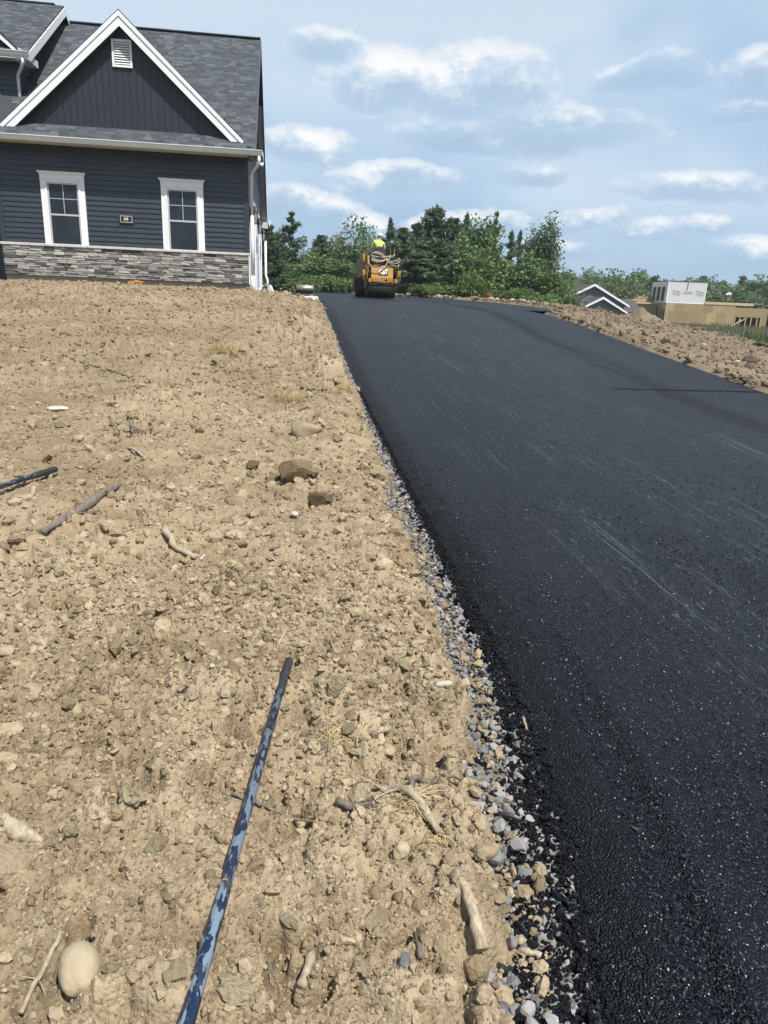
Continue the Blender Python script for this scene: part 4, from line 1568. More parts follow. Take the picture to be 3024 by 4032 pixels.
hb().prism([g0 + Vector((0, a, b)) for a, b in ((.0, -.125), (-.06, -.125), (-.085, -.085), (-.095, -.03), (-.125, -.015), (-.125, 0), (-.112, 0), (-.085, -.02), (-.07, -.08), (0, -.11))],
           (TX + .40 + 16, 0, 0)).build("gutter", M_GUTTER, house)
hb().box(-16, TX + .33, TY - .38, TY + .02, EZ - .17, EZ - .15).build("soffit", M_SOFFIT, house)
hb().prism([(TX + .02, TY - .38, EZ - .20), (TX + .36, TY - .38, EZ - .20), (TX + .36, TY - .38, EZ - .03), (TX + .02, TY - .38, EZ + .12)], (0, .75, 0)).build("eave_return", M_GUTTER, house)
hb().tube([(TX + .22, TY - .42, EZ - .14), (TX + .22, TY - .42, EZ - .27), (TX + .15, TY - .33, EZ - .36), (TX - .03, TY - .08, EZ - .47), (TX - .05, TY - .05, EZ - .58), (TX - .05, TY - .05, 5.0)],
          .042, 8).build("downspout", M_GUTTER, house, True)
# small cross gable of the taller part
cgx, cgz = -9.45, 9.32
for s, bx in ((1, -6.88), (-1, -12.0)):
    zb = EZ + .06
    hb().prism([(cgx, TY - .42, cgz), (cgx, TY + 2.2, cgz), (bx, TY + .3, zb), (bx, TY - .42, zb)], (0, 0, -.06)).build("roof", M_SHINGLEF, house)
    hb().prism([(cgx, TY - .41, cgz - .04), (bx, TY - .41, zb - .04), (bx, TY - .41, zb - .16), (cgx, TY - .41, cgz - .34)], (0, .03, 0)).build("rake_board", M_WHITE, house)
hb().prism([(-12.1, TY - .1, EZ), (-7.5, TY - .1, EZ), (cgx, TY - .1, cgz - .3)], (0, .1, 0)).build("gable_wall", M_GABLEBOARD, house)
ow = bpy.data.objects.new("window", None)
link(ow, house)
hb().box(-7.72, -7.55, TY - .06, TY - .026, 4.8, 6.32).build("casing", M_WHITE, ow)
hb().box(-8.6, -7.721, TY - .055, TY - .026, 6.16, 6.32).build("casing", M_WHITE, ow)
hb().box(-8.5, -7.73, TY - .04, TY - .03, 4.8, 6.15).build("pane", M_GLASS, ow)

# --- shingles, laid course by course on the front slope of the main roof and the taller roof
def gable_cover(x, y):
    """true where the front gable hides the main slope"""
    z = zmain(y)
    zg = AZ - SG * abs(x - AX)
    return y > YF and zg > z + .02 and y > HY - .0


unit = hb()
ub_ = MB()
ub_.box(-.5, .5, -.5, .5, -.5, .5)
UNIT = ub_.mesh("shingle")
UNIT.materials.append(M_SHINGLE)
ang = math.atan(sl)
Ls = math.hypot(RY - GY0, RZ - GZ0)
rsh = np.random.default_rng(9)
single, field = [], []
ncourse = int(Ls / .143)
for c in range(ncourse):
    s0 = -.012 + c * .143
    x = (XLW if s0 > 1.6 else XG0 + .9) - rsh.uniform(0, .3)
    while x < XR - .01:
        wd = rsh.uniform(.11, .30)
        x1 = min(x + wd, XR + .006)
        y = GY0 + (s0 + .07) * math.cos(ang)
        z = GZ0 + (s0 + .07) * math.sin(ang)
        xm = (x + x1) / 2
        lim = XLW if zmain(y) > 5.2 else XG0
        if x1 > max(lim, XG0 + .6) and not gable_cover(xm, y) and not (y > TY and xm < TX):
            th = rsh.choice([.008, .014])
            lowpri = c
            single.append((c if xm > -8 else 99, xm, x1 - x - .004, y, z, th, rsh.uniform(0, 1), -xm))
        x = x1
single.sort(key=lambda t: (t[0], t[7]))
ind, rest = single[:300], single[300:]
nrm = Vector((0, -math.sin(ang), math.cos(ang)))
for (c, xm, wd, y, z, th, t, _) in ind:
    o = bpy.data.objects.new("shingle", UNIT)
    o.scale = (wd, .155, .010 + th)
    o.rotation_euler = (ang, 0, 0)
    o.location = Vector((xm, y, z)) + nrm * (.004 + th / 2) - HO
    link(o, roof)
V, T = [], []
tdir = Vector((0, math.cos(ang), math.sin(ang)))
base = np.array([[i, j, k] for k in (-.5, .5) for j in (-.5, .5) for i in (-.5, .5)])
BF = np.array([(0, 2, 3, 1), (4, 5, 7, 6), (0, 1, 5, 4), (2, 6, 7, 3), (0, 4, 6, 2), (1, 3, 7, 5)])


def tile_mesh(items, td, nr_):
    V, T = [], []
    for (c, xm, wd, y, z, th, t, _) in items:
        ce = Vector((xm, y, z)) + nr_ * (.004 + th / 2) - HO
        V.append(np.array(ce) + base[:, :1] * wd * np.array([1, 0, 0]) + base[:, 1:2] * .155 * np.array(td) + base[:, 2:3] * (.010 + th) * np.array(nr_))
        T += [t] * 8
    n = len(items)
    F = (BF[None] + (np.arange(n) * 8)[:, None, None]).reshape(-1, 4).astype(np.int32)
    return mesh_np("shingle_field", np.concatenate(V), F, False, {'tint': T})


tag(obj("shingle_field", tile_mesh(rest, tdir, nrm), M_SHINGLEF, roof), kind='stuff')
ang2 = math.atan(k2)
items2 = []
L2 = math.hypot(RY2 - TY + .4, RZ2 - EZ)
for c in range(int(L2 / .143)):
    s0 = c * .143
    x = -10.5 - rsh.uniform(0, .3)
    while x < TX + .35:
        x1 = min(x + rsh.uniform(.11, .3), TX + .362)
        y = TY - .40 + (s0 + .07) * math.cos(ang2)
        items2.append((c, (x + x1) / 2, x1 - x - .004, y, EZ + (s0 + .07) * math.sin(ang2), rsh.choice([.008, .014]), rsh.uniform(0, 1), 0))
        x = x1
tag(obj("shingle_field", tile_mesh(items2, Vector((0, math.cos(ang2), math.sin(ang2))), Vector((0, -math.sin(ang2), math.cos(ang2)))), M_SHINGLEF, roof2), kind='stuff')

# white floodlight fixture high on the garage side
FL = Vector((HX + .05, 27.6, HZ + 4.2))
fl = thing("floodlight", FL, "small white security light high on the garage side wall", "light")
MB(FL).lathe([(.02, 0), (.05, .02), (.09, .16)], FL + Vector((.02, 0, -.08)), 'x', 10).build("lamp_head", M_WHITE, fl, True)
MB(FL).box(FL.x - .08, FL.x + .02, FL.y - .04, FL.y + .04, FL.z - .05, FL.z + .08).build("base", M_WHITE, fl)

# cracked white concrete kerb block at the lawn corner by the pad
KO = Vector((0.1, 20.15, 1.14))
kb = thing("concrete_slab", KO, "white cracked concrete slab edge between the soil and the driveway corner", "slab")
MB(KO).prism([(-.55, 20.22, 1.13), (.66, 19.92, 1.13), (.83, 20.02, 1.13), (.76, 20.30, 1.13), (-.5, 20.56, 1.13)], (0, 0, .125)).build("slab", M_CURB, kb, bevel=.012)
rk = MB(KO)
for i in range(5):
    rk.box(-.42 + i * .24, -.22 + i * .24, 20.03 - i * .045, 20.14 - i * .045, 1.02, 1.19)
rk.build("broken_edge", M_CURB, kb, bevel=.02)

# scrap of white plastic at the garage corner, orange cloth by the foundation
for (cx_, cy_, sc_) in ((-.48, 20.75, .12), (-.78, 20.85, .07)):
    bm = MB((cx_, cy_, 1.3))
    bm.prism([(cx_ - sc_, cy_, 1.28), (cx_ + sc_, cy_ + .03, 1.28), (cx_ + sc_ * .35, cy_ + .02, 1.28 + sc_ * 1.5), (cx_ - sc_ * .1, cy_ - .02, 1.28 + sc_ * 1.8)], (.02, .10, .02))
    o = bm.build("plastic_scrap", M_WRAP, None, loc=(cx_, cy_, 1.3))
    tag(o, "crumpled white plastic scrap by the downspout foot" if sc_ > .1 else "small white plastic scrap between the downspout and a larger scrap", "scrap")
# ------------------------------------------------------------------ people
def person(name, loc, label, joints, edges, radii, regions, mats, rz=0.0, group=None):
    """one continuous body grown over a posed skeleton; regions colour it by place"""
    me = bpy.data.meshes.new("body")
    me.from_pydata(joints, edges, [])
    tmp = bpy.data.objects.new("body_tmp", me)
    COL.objects.link(tmp)
    sk = tmp.modifiers.new("skin", 'SKIN')
    for i, r_ in enumerate(radii):
        me.skin_vertices[0].data[i].radius = r_ if hasattr(r_, '__len__') else (r_, r_)
        me.skin_vertices[0].data[i].use_root = (i == 0)
    ss = tmp.modifiers.new("sub", 'SUBSURF')
    ss.levels = ss.render_levels = 2
    dg = bpy.context.evaluated_depsgraph_get()
    body = bpy.data.meshes.new_from_object(tmp.evaluated_get(dg))
    bpy.data.objects.remove(tmp)
    body.name = "person"
    body.materials.clear()
    for m_ in mats:
        body.materials.append(m_)
    for p in body.polygons:
        p.use_smooth = True
        p.material_index = regions(p.center)
    o = obj(name, body, None, None, loc)
    o.rotation_euler = (0, 0, rz)
    return tag(o, label, "person", group)


# ------------------------------------------------------------------ the road roller (faces away from the viewer)
RLX, RLY = 3.33, 27.15
RZ0 = float(pave_z(np.array([RLX]), np.array([RLY]))[0]) + .006
roller = thing("road_roller", (RLX, RLY, RZ0), "yellow and black tandem road roller seen from the back on the new asphalt", "road roller", rz=R(5.0))
RS = 0.86
roller.scale = (RS, RS, RS * 1.10)


def rb():
    return MB()


for (yc, xo) in ((0.0, .06), (1.72, -.10)):
    d = rb().lathe([(.30, -.6), (.345, -.6), (.36, -.585), (.36, .585), (.345, .6), (.30, .6)], (xo, yc, .36), 'x', 40, False).build("drum", M_DRUM, roller, True)
    for pr in ([(.0, -.56), (.31, -.56), (.31, -.54)], [(.31, .54), (.31, .56), (.0, .56)]):
        rb().lathe(pr, (xo, yc, .36), 'x', 24, False).build("drum_plate", M_YELLOWDIRTY, d)
    # side arms carrying the drum
    for s in (-1, 1):
        x = xo + s * .645
        rb().prism([(x - .03, yc - .16, .30), (x - .03, yc + .16, .30), (x - .03, yc + .34, .74), (x - .03, yc + .30, .92), (x - .03, yc - .30, .92), (x - .03, yc - .34, .74)],
                   (.06, 0, 0)).build("drum_arm", M_YELLOWDIRTY, roller, bevel=.01)
    rb().box(xo - .60, xo + .60, yc - .40, yc - .33, .50, .60).box(xo - .56, xo + .56, yc - .36, yc - .30, .60, .72).build("scraper_bar", M_YELLOWDIRTY, roller)
# lamps and step brackets at the corners
for s in (-1, 1):
    x = .06 + s * .56
    rb().box(x - .055, x + .055, -.50, -.40, .56, .70).build("marker_lamp", M_YELLOW, roller, bevel=.012)
    x2 = .02 + s * .74
    rb().box(x2 - .045, x2 + .045, -.36, -.22, .80, 1.0).build("turn_lamp", M_YELLOW, roller, bevel=.012)
    rb().tube([(x2 - s * .02, -.30, 1.0), (x2 - s * .03, -.36, 1.12), (x2 - s * .03, -.36, 1.16)], .016, 6).tube(
        [(x2 + s * .05, -.36, 1.02), (x2 + s * .055, -.38, .86), (x2 + s * .05, -.38, .68), (x2, -.36, .64)], .016, 6).build("lamp_guard", M_YELLOW, roller, True)
# yellow back panel with its lettering
tp = rb()
tp.prism([(-.44, -.46, .72), (.50, -.46, .72), (.50, -.40, .72), (-.44, -.40, .72)], (0, .10, .46))
tp.prism([(-.43, -.44, .60), (-.22, -.44, .575), (-.18, -.44, .56), (.28, -.44, .56), (.32, -.44, .575), (.47, -.44, .59), (.50, -.455, .718), (-.44, -.455, .718)], (0, .10, 0))
tp.build("back_panel", M_YELLOW, roller, bevel=.012)
rb().box(-.16, -.02, -.462, -.442, .60, .675).build("number_label", M_GREYPANEL, roller)
rb().box(.16, .26, -.464, -.442, .635, .69).build("latch", M_BLACKP, roller)
pl = rb()
tilt = math.atan2(.10, .46)
plate = obj("plate", MB().box(-.195, .195, -.012, .0, -.118, .118).mesh("plate"), M_BLACKP, roller, (.075, -.418, .95))
plate.rotation_euler = (-tilt, 0, 0)
lettering("letters", "CAT", .205, (0, -.0145, .012), M_LETTERW, plate, bold=.012, sx=.92)
tr_ = obj("triangle", MB().prism([(-.075, -.0185, -.098), (.075, -.0185, -.098), (0, -.0185, -.012)], (0, .0030, 0)).mesh("triangle"), M_LETTERY, plate)
# black body behind: water tank, tray and seat
rb().box(-.50, .50, -.34, .35, 1.12, 1.22).box(-.46, .52, -.28, .30, 1.221, 1.50).box(-.52, -.40, -.30, .20, .74, 1.119).build("water_tank", M_BLACKP, roller, bevel=.02)
rb().box(-.42, .44, -.36, -.18, .62, 1.10).build("frame", M_BLACKP, roller)
rb().box(-.50, .46, .30, 2.0, .74, 1.18).build("chassis", M_BLACKP, roller, bevel=.03)
st = rb()
st.prism([(-.25, .02, 1.44), (.27, .02, 1.44), (.27, .02, 1.70), (.20, .06, 1.84), (.08, .08, 1.89), (-.08, .08, 1.89), (-.19, .06, 1.84), (-.25, .02, 1.70)], (0, .13, 0))
st.box(-.24, .26, .16, .62, 1.40, 1.52)
st.build("seat", M_BLACKP, roller, bevel=.03)
rb().box(-.12, .16, -.10, .015, 1.50, 1.64).build("document_box", M_RUBBER, roller, bevel=.02)
rb().box(-.28, -.06, .95, 1.15, 1.18, 1.72).build("console", M_RUBBER, roller, bevel=.02)
whl = rb()
whl.tube([(.10 + .19 * math.cos(a), 1.0 + .12 * math.sin(a), 1.80 + .10 * math.sin(a)) for a in np.linspace(0, 2 * math.pi, 21)], .014, 6, False)
whl.beam((.10, 1.0, 1.80), (.10, 1.15, 1.5), .05, .05).build("steering_wheel", M_BLACKP, roller, True)
# tall engine cover at the left front, yellow and grey
rb().prism([(-.62, .55, .78), (-.62, 2.1, .86), (-.62, 2.0, 1.38), (-.62, .62, 1.62)], (.10, 0, .03)).build("side_cover", M_YELLOW, roller, bevel=.012)
rb().prism([(-.64, .9, .95), (-.64, 1.9, 1.0), (-.64, 1.85, 1.30), (-.64, .95, 1.45)], (.018, 0, .0)).build("grille", M_GREYPANEL, roller)
rb().box(-.50, .44, 1.25, 2.15, 1.181, 1.42).build("hood", M_YELLOW, roller, bevel=.04)
rb().prism([(-.56, -.28, .92), (-.56, .5, .92), (-.56, .5, 1.55), (-.56, -.1, 1.55)], (.10, 0, 0)).build("side_panel", M_YELLOW, roller, bevel=.015)
for (x, z0, z1) in ((-.44, 1.2, 1.82), (.56, 1.18, 1.76)):
    rb().tube([(x, -.22, z0), (x, -.22, z1)], .034, 8).build("roll_bar_post", M_BLACKP, roller, True)
    rb().box(x - .04, x + .07, -.25, -.19, z1, z1 + .03).build("post_cap", M_STEEL, roller)
rb().tube([(-.58, -.1, 1.2), (-.60, -.05, 1.78), (-.56, 0, 1.90), (-.48, .04, 1.90), (-.42, .1, 1.82)], .018, 6).build("grab_rail", M_YELLOWDIRTY, roller, True)
rb().tube([(.47, .1, 1.2), (.47, .16, 1.84), (.44, .5, 1.84), (.44, .55, 1.2)], .022, 6).build("arm_rest", M_YELLOWDIRTY, roller, True)


# hose hung in loops over the tank (a thing of its own)
def hosepts(px):
    return [((a / 7.54 - 129) / 101.0, (b / 7.54 - 150) / 101.0) for a, b in px]


def catmull(pts, n=7):
    P_ = [Vector(p) for p in pts]
    P_ = [P_[0] * 2 - P_[1]] + P_ + [P_[-1] * 2 - P_[-2]]
    out = []
    for i in range(1, len(P_) - 2):
        for k in range(n):
            t = k / n
            a, b, c, d = P_[i - 1:i + 3]
            out.append(.5 * ((2 * b) + (c - a) * t + (2 * a - 5 * b + 4 * c - d) * t * t + (3 * b - a - 3 * c + d) * t ** 3))
    out.append(P_[-2])
    return out


hose = thing("water_hose", (RLX, RLY, RZ0), "cream coloured hose looped over the black tank of the roller", "hose", rz=R(5.0))
hose.scale = (RS, RS, RS * 1.10)
hm = MB()
for lp in ([(-.50, 1.56), (-.30, 1.66), (-.05, 1.60), (.25, 1.40), (.42, 1.30), (.60, 1.28), (.72, 1.36), (.70, 1.46), (.60, 1.42)],
           [(-.50, 1.54), (-.32, 1.50), (-.05, 1.50), (.30, 1.53), (.48, 1.55)],
           [(-.46, 1.46), (-.25, 1.37), (.02, 1.37), (.22, 1.42)],
           [(-.50, 1.36), (-.30, 1.30), (-.08, 1.30), (.12, 1.37), (.30, 1.44)],
           [(-.44, 1.62), (-.22, 1.60), (-.02, 1.53)],
           [(.02, 1.46), (.28, 1.30), (.48, 1.20), (.66, 1.18), (.70, 1.30)],
           [(-.48, 1.40), (-.28, 1.33), (.0, 1.33)],
           [(.30, 1.34), (.44, 1.36), (.60, 1.38), (.70, 1.33)],
           [(-.58, 1.52), (-.60, 1.34), (-.54, 1.16), (-.38, 1.05), (-.16, 1.03), (.04, 1.12), (.20, 1.30), (.32, 1.52)]):
    j = (hash(lp[0]) % 7) * .008
    hm.tube(catmull([(x + .03, -.40 - j - .05 * math.sin(i * 1.3) * (z > 1.2) - (.10 if z < 1.2 else 0), z) for i, (x, z) in enumerate(lp)]), .017, 6)
hm.build("hose_loop", M_HOSE, hose, True)
MB().lathe([(.022, 0), (.028, .03), (.022, .08)], (.52, -.44, 1.54), 'z', 8).build("coupling", M_LETTERY, hose, True)

# the operator, seated, back to the viewer and looking to the right
J = [(.02, .36, 1.56), (.02, .34, 1.72), (.01, .36, 1.90), (.02, .40, 2.06), (.04, .43, 2.14), (.06, .45, 2.24), (.07, .46, 2.30),
     (-.17, .39, 2.04), (-.27, .48, 1.84), (-.18, .76, 1.76), (-.10, .92, 1.80),
     (.20, .41, 2.03), (.30, .46, 1.84), (.26, .72, 1.72), (.20, .94, 1.79),
     (-.10, .40, 1.52), (-.14, .80, 1.50), (-.14, .88, 1.08), (-.14, 1.02, 1.02),
     (.13, .40, 1.52), (.16, .80, 1.50), (.16, .88, 1.08), (.16, 1.02, 1.02)]
Eg = [(0, 1), (1, 2), (2, 3), (3, 4), (4, 5), (5, 6), (3, 7), (7, 8), (8, 9), (9, 10), (3, 11), (11, 12), (12, 13), (13, 14), (0, 15), (15, 16), (16, 17), (17, 18), (0, 19), (19, 20), (20, 21), (21, 22)]
Rd = [(.16, .12), (.16, .12), (.18, .12), (.15, .10), .055, .085, .08, .075, .055, .045, .03, .075, .055, .045, .03, .10, .085, .06, .045, .10, .085, .06, .045]


def reg(c):
    if c.z > 2.15 or (c.y > .62 and c.z > 1.62):
        return 0
    if c.z > 1.60 and c.y < .66:
        return 1
    return 2


op = person("person", (RLX, RLY, RZ0), "roller driver in bright yellow green shirt and white cap looking to one side", J, Eg, Rd, reg, [M_SKIN, M_VEST, M_PANTS], R(5.0))
op.scale = (RS, RS, RS * 1.10)
cp = MB()
cp.lathe([(.112, .0), (.114, .03), (.10, .075), (.06, .105), (.01, .115)], (.065, .455, 2.285), 'z', 16)
cp.prism([(.15, .39, 2.285), (.15, .53, 2.285), (.27, .54, 2.245), (.29, .48, 2.235), (.27, .41, 2.245)], (0, 0, .012))
cp.build("cap", M_CAPW, op, True)
MB().box(.125, .175, .405, .415, 2.215, 2.235).box(.125, .175, .495, .505, 2.215, 2.235).prism([(.145, .44, 2.20), (.145, .47, 2.20), (.175, .455, 2.175), (.145, .455, 2.17)], (.005, 0, .03)).build("face_features", M_SKIN, op)

# steel drum lying at the far edge of the pad
SDX, SDY = .74, 32.0
sz = float(pave_z(np.array([SDX]), np.array([SDY]))[0])
sd = thing("drum_roller", (SDX, SDY, sz), "small bare steel drum roller lying on the pad left of the road roller", "roller")
MB((SDX, SDY, sz)).lathe([(.12, -.37), (.17, -.37), (.185, -.355), (.185, .355), (.17, .37), (.12, .37)], (SDX, SDY, sz + .185), 'x', 32).build("cylinder", M_STEEL, sd, True)
MB((SDX, SDY, sz)).tube([(SDX - .41, SDY, sz + .185), (SDX + .41, SDY, sz + .185)], .03, 8).build("axle", M_DRUM, sd)

# rusty barrel standing in the stones
bx, by = 10.55, 38.5
bz = float(land_z(np.array([bx]), np.array([by]))[0])
bar = thing("barrel", (bx, by, bz), "rusty brown barrel leaning at the edge of the bushes", "barrel")
bar.rotation_euler = (0, R(7), 0)
MB().lathe([(.01, .0), (.21, 0), (.215, .02), (.23, .16), (.243, .18), (.23, .20), (.235, .36), (.246, .38), (.235, .40), (.22, .56), (.215, .60), (.19, .60), (.18, .56), (.01, .55)], (0, 0, 0), 'z', 20).build("shell", M_RUST, bar, True)
MB().lathe([(.218, .575), (.226, .58), (.226, .61), (.212, .615)], (0, 0, 0), 'z', 20, False).build("rim", M_DRUM, bar, True)

# ------------------------------------------------------------------ neighbouring plots
def frame_at(px_az, dist, z, turn):
    """local frame: x along the front to the right, y away from the viewer"""
    a = R(px_az)
    return Vector((math.sin(a) * dist, math.cos(a) * dist, z)), -a + R(turn)


# grey house with two front gables
gl, grz = frame_at(23.08, 78, -1.80, 16)
gh = thing("grey_house", gl, "grey sided single storey house with two white edged gables behind the soil bank", "house", rz=grz)
GHX = 3.35                                  # half width of the big gable
AZ1, EZ1 = 4.98, 3.05
MB().box(-GHX, GHX, 0, 14, -.5, EZ1).prism([(-GHX, 0, EZ1), (GHX, 0, EZ1), (0, 0, AZ1 - .15)], (0, 3, 0)).build("wall", M_GREYSIDE, gh)
k = (AZ1 - EZ1) / (GHX + .35)
MB().prism([(0, -.35, AZ1), (-GHX - .4, -.35, EZ1 - .03), (-GHX - .4, -.35, EZ1 - .15), (0, -.35, AZ1 - .12)], (0, 14.7, 0)).prism(
    [(0.001, -.35, AZ1), (GHX + .4, -.35, EZ1 - .03), (GHX + .4, -.35, EZ1 - .15), (0.001, -.35, AZ1 - .12)], (0, 14.7, 0)).build("roof", M_ROOFFAR, gh)
for s in (-1, 1):
    MB().prism([(0, -.39, AZ1 + .02), (s * (GHX + .42), -.39, EZ1 - .03), (s * (GHX + .42), -.39, EZ1 - .22), (0, -.39, AZ1 - .22)], (0, .035, 0)).build("rake_board", M_WHITE, gh)
# front bump-out with its own gable
BX, BW, BA, BE = .25, 2.15, 3.75, 2.45
MB().box(BX - BW, BX + BW, -2.6, -.01, -.5, BE).prism([(BX - BW, -2.6, BE), (BX + BW, -2.6, BE), (BX, -2.6, BA - .15)], (0, .8, 0)).build("wall", M_GREYSIDE, gh)
MB().prism([(BX, -2.9, BA), (BX - BW - .35, -2.9, BE - .05), (BX - BW - .35, -2.9, BE - .16), (BX, -2.9, BA - .11)], (0, 2.85, 0)).prism(
    [(BX + .001, -2.9, BA), (BX + BW + .35, -2.9, BE - .05), (BX + BW + .35, -2.9, BE - .16), (BX + .001, -2.9, BA - .11)], (0, 2.85, 0)).build("roof", M_ROOFFAR, gh)
for s in (-1, 1):
    MB().prism([(BX, -2.94, BA + .02), (BX + s * (BW + .38), -2.94, BE - .05), (BX + s * (BW + .38), -2.94, BE - .23), (BX, -2.94, BA - .21)], (0, .035, 0)).build("rake_board", M_WHITE, gh)
MB().box(GHX + .0, GHX + 2.9, 3, 11, -.5, 2.4).build("wall", M_GREYSIDE, gh)
MB().prism([(GHX, 2.4, 2.35), (GHX, 7, 3.7), (GHX, 11.5, 2.35)], (3.1, 0, 0)).build("roof", M_ROOFFAR, gh)
n_ = 0
for z0 in np.arange(.9, 4.5, .30):
    def span(hw, e, a):
        return hw if z0 < e else max(0, hw * (1 - (z0 - e) / (a - e)) - .15)
    w_ = span(GHX, EZ1, AZ1 - .2)
    if w_ > .3:
        MB().prism([(-w_, -.001, z0), (-w_, -.03, z0 + .004), (-w_, -.004, z0 + .29)], (2 * w_, 0, 0)).build("siding_board", M_GREYSIDE, gh)
    w_ = span(BW, BE, BA - .2)
    if w_ > .3:
        MB().prism([(BX - w_, -2.601, z0), (BX - w_, -2.63, z0 + .004), (BX - w_, -2.604, z0 + .29)], (2 * w_, 0, 0)).build("siding_board", M_GREYSIDE, gh)

# framed house: strand board below, white wrapped box above
fl_, frz = frame_at(28.25, 105, -.94, 16)
fh = thing("framed_house", fl_, "half built house of tan strand board with a white wrapped upper box", "house", rz=frz)
FZ1 = 2.68
MB().box(0, 9.0, .03, 8, -.8, FZ1 - .01).build("wall_core", M_DARKIN, fh)
for i in range(8):
    for (z0, z1) in ((-.8, .42), (.43, 1.64), (1.65, FZ1)):
        x0 = max(0, i * 1.22 - (.61 if z0 == .43 else 0))
        MB().box(x0, min(9.0, i * 1.22 + 1.21 - (.61 if z0 == .43 else 0)), 0, .029, z0, z1).build("board_panel", M_OSB, fh)
for i in range(6):
    MB().box(-.028, -.001, .05 + i * 1.3, .05 + i * 1.3 + 1.29, 1.91, FZ1).build("board_panel", M_OSB, fh)
MB().box(9.01, 13.2, .02, 8, 1.25, FZ1 - .25).box(12.5, 13.2, .02, 8, -.8, 1.249).build("board_wall", M_OSB, fh)
MB().box(9.3, 12.4, 3.0, 3.2, -.8, 1.2).build("inner_wall", M_DARKIN, fh)
for x in (9.1, 9.75, 10.5, 11.2, 11.95, 12.42):
    MB().box(x, x + .10, .03, .15, -.8, 1.248).build("stud", M_LUMBER, fh)
MB().beam((9.0, -.1, .1), (10.6, -.05, 1.2), .1, .1).build("brace", M_LUMBER, fh)
MB().beam((8.7, -.2, -.1), (9.9, -.1, .9), .1, .1).build("brace", M_LUMBER, fh)
for x in (7.6, 7.9, 8.2, 8.5, 8.8):
    MB().box(x, x + .08, -.06, -.01, -.8, .95).build("stud", M_LUMBER, fh)
MB().box(5.0, 11.2, -.06, .3, FZ1 + .001, FZ1 + .27).build("rim_joist", M_LUMBER, fh)
MB().box(8.9, 12.2, -.05, 5, FZ1 + .272, FZ1 + .34).box(4.9, 9.0, 0, 8, FZ1 + .272, FZ1 + .33).build("deck", M_LUMBER, fh)
# left end of the lower storey: open studs
MB().box(-.03, -.002, .4, 7.6, .2, 1.9).build("opening", M_DARKIN, fh)
for y in (.8, 1.8, 2.7, 3.9, 5.0, 6.2, 7.2):
    MB().box(-.10, -.035, y, y + .18, .2, 1.9).build("stud", M_LUMBER, fh)
# wrapped upper box
UB = MB().box(.02, 4.85, .02, 7.9, FZ1 + .001, FZ1 + 2.72).build("wrapped_box", M_WRAP, fh)
MB().box(-.02, 4.9, -.02, 8.0, FZ1 + 2.721, FZ1 + 2.80).build("top_edge", M_ROOFFAR, UB)
for i in range(3):
    y0 = 1.4 + i * 2.15
    MB().box(-.01, .016, y0, y0 + 1.25, FZ1 + .25, FZ1 + 2.05).build("window_opening", M_DARKIN, UB)
    MB().box(-.03, .01, y0 + 1.26, y0 + 1.62, FZ1 + .25, FZ1 + 2.05).build("reveal", M_LUMBER, UB)
MB().box(-.05, .05, -.01, .019, FZ1 + .02, FZ1 + 2.70).box(4.80, 4.90, -.01, .019, FZ1 + .02, FZ1 + 2.70).box(.051, 4.79, -.012, .019, FZ1 + .0, FZ1 + .07).build("tape", M_LETTERW, UB)


def print_block(x, z):
    MB().prism([(x - .48, -.004, z + .20), (x - .36, -.004, z + .32), (x - .24, -.004, z + .20), (x - .36, -.004, z + .08)], (0, .003, 0)).build("emblem", M_PRINT, UB)
    for (s, dx, dz, size) in (("Forbes", .16, .12, .30), ("Capretto", .02, -.13, .32), ("HOMES", .24, -.36, .16)):
        lettering("lettering", s, size, (x + dx, -.004, z + dz), M_PRINT, UB, extrude=.001, sx=.88)


print_block(1.10, FZ1 + 1.36)
print_block(4.12, FZ1 + 1.36)
lettering("lettering", "Forbes HOMES", .22, (2.62, -.004, FZ1 + 1.44), M_PRINT, UB, extrude=.001, sx=.8)
MB().box(2.02, 3.22, -.006, -.002, FZ1 + 1.24, FZ1 + 1.29).build("print_bar", M_PRINT, UB)
MB().beam((2.42, -.03, FZ1 + 1.7), (2.52, -.03, FZ1 + 2.85), .09, .04, (0, 1, 0)).build("strap", M_GREYPANEL, UB)
# lower wing at the left, open framing
MB().box(-5.2, -.12, 3.5, 9, -.8, FZ1 - .1).build("board_wall", M_OSB, fh)
MB().box(-6.6, -.13, 3.2, 3.45, FZ1 - .25, FZ1 - .02).build("beam", M_LUMBER, fh)
MB().box(-6.5, -6.35, 3.25, 3.4, -.8, FZ1 - .26).build("post", M_LUMBER, fh)
MB().box(-2.2, -.14, 6, 9.01, FZ1 - .09, FZ1 + .75).build("board_wall", M_OSB, fh)
MB().beam((-3.8, 3.3, FZ1 + .05), (-2.0, 3.3, FZ1 + .95), .09, .09).build("brace", M_LUMBER, fh)
MB().box(-4.3, -1.8, 3.25, 3.35, FZ1 + .12, FZ1 + .30).build("brace", M_LUMBER, fh)

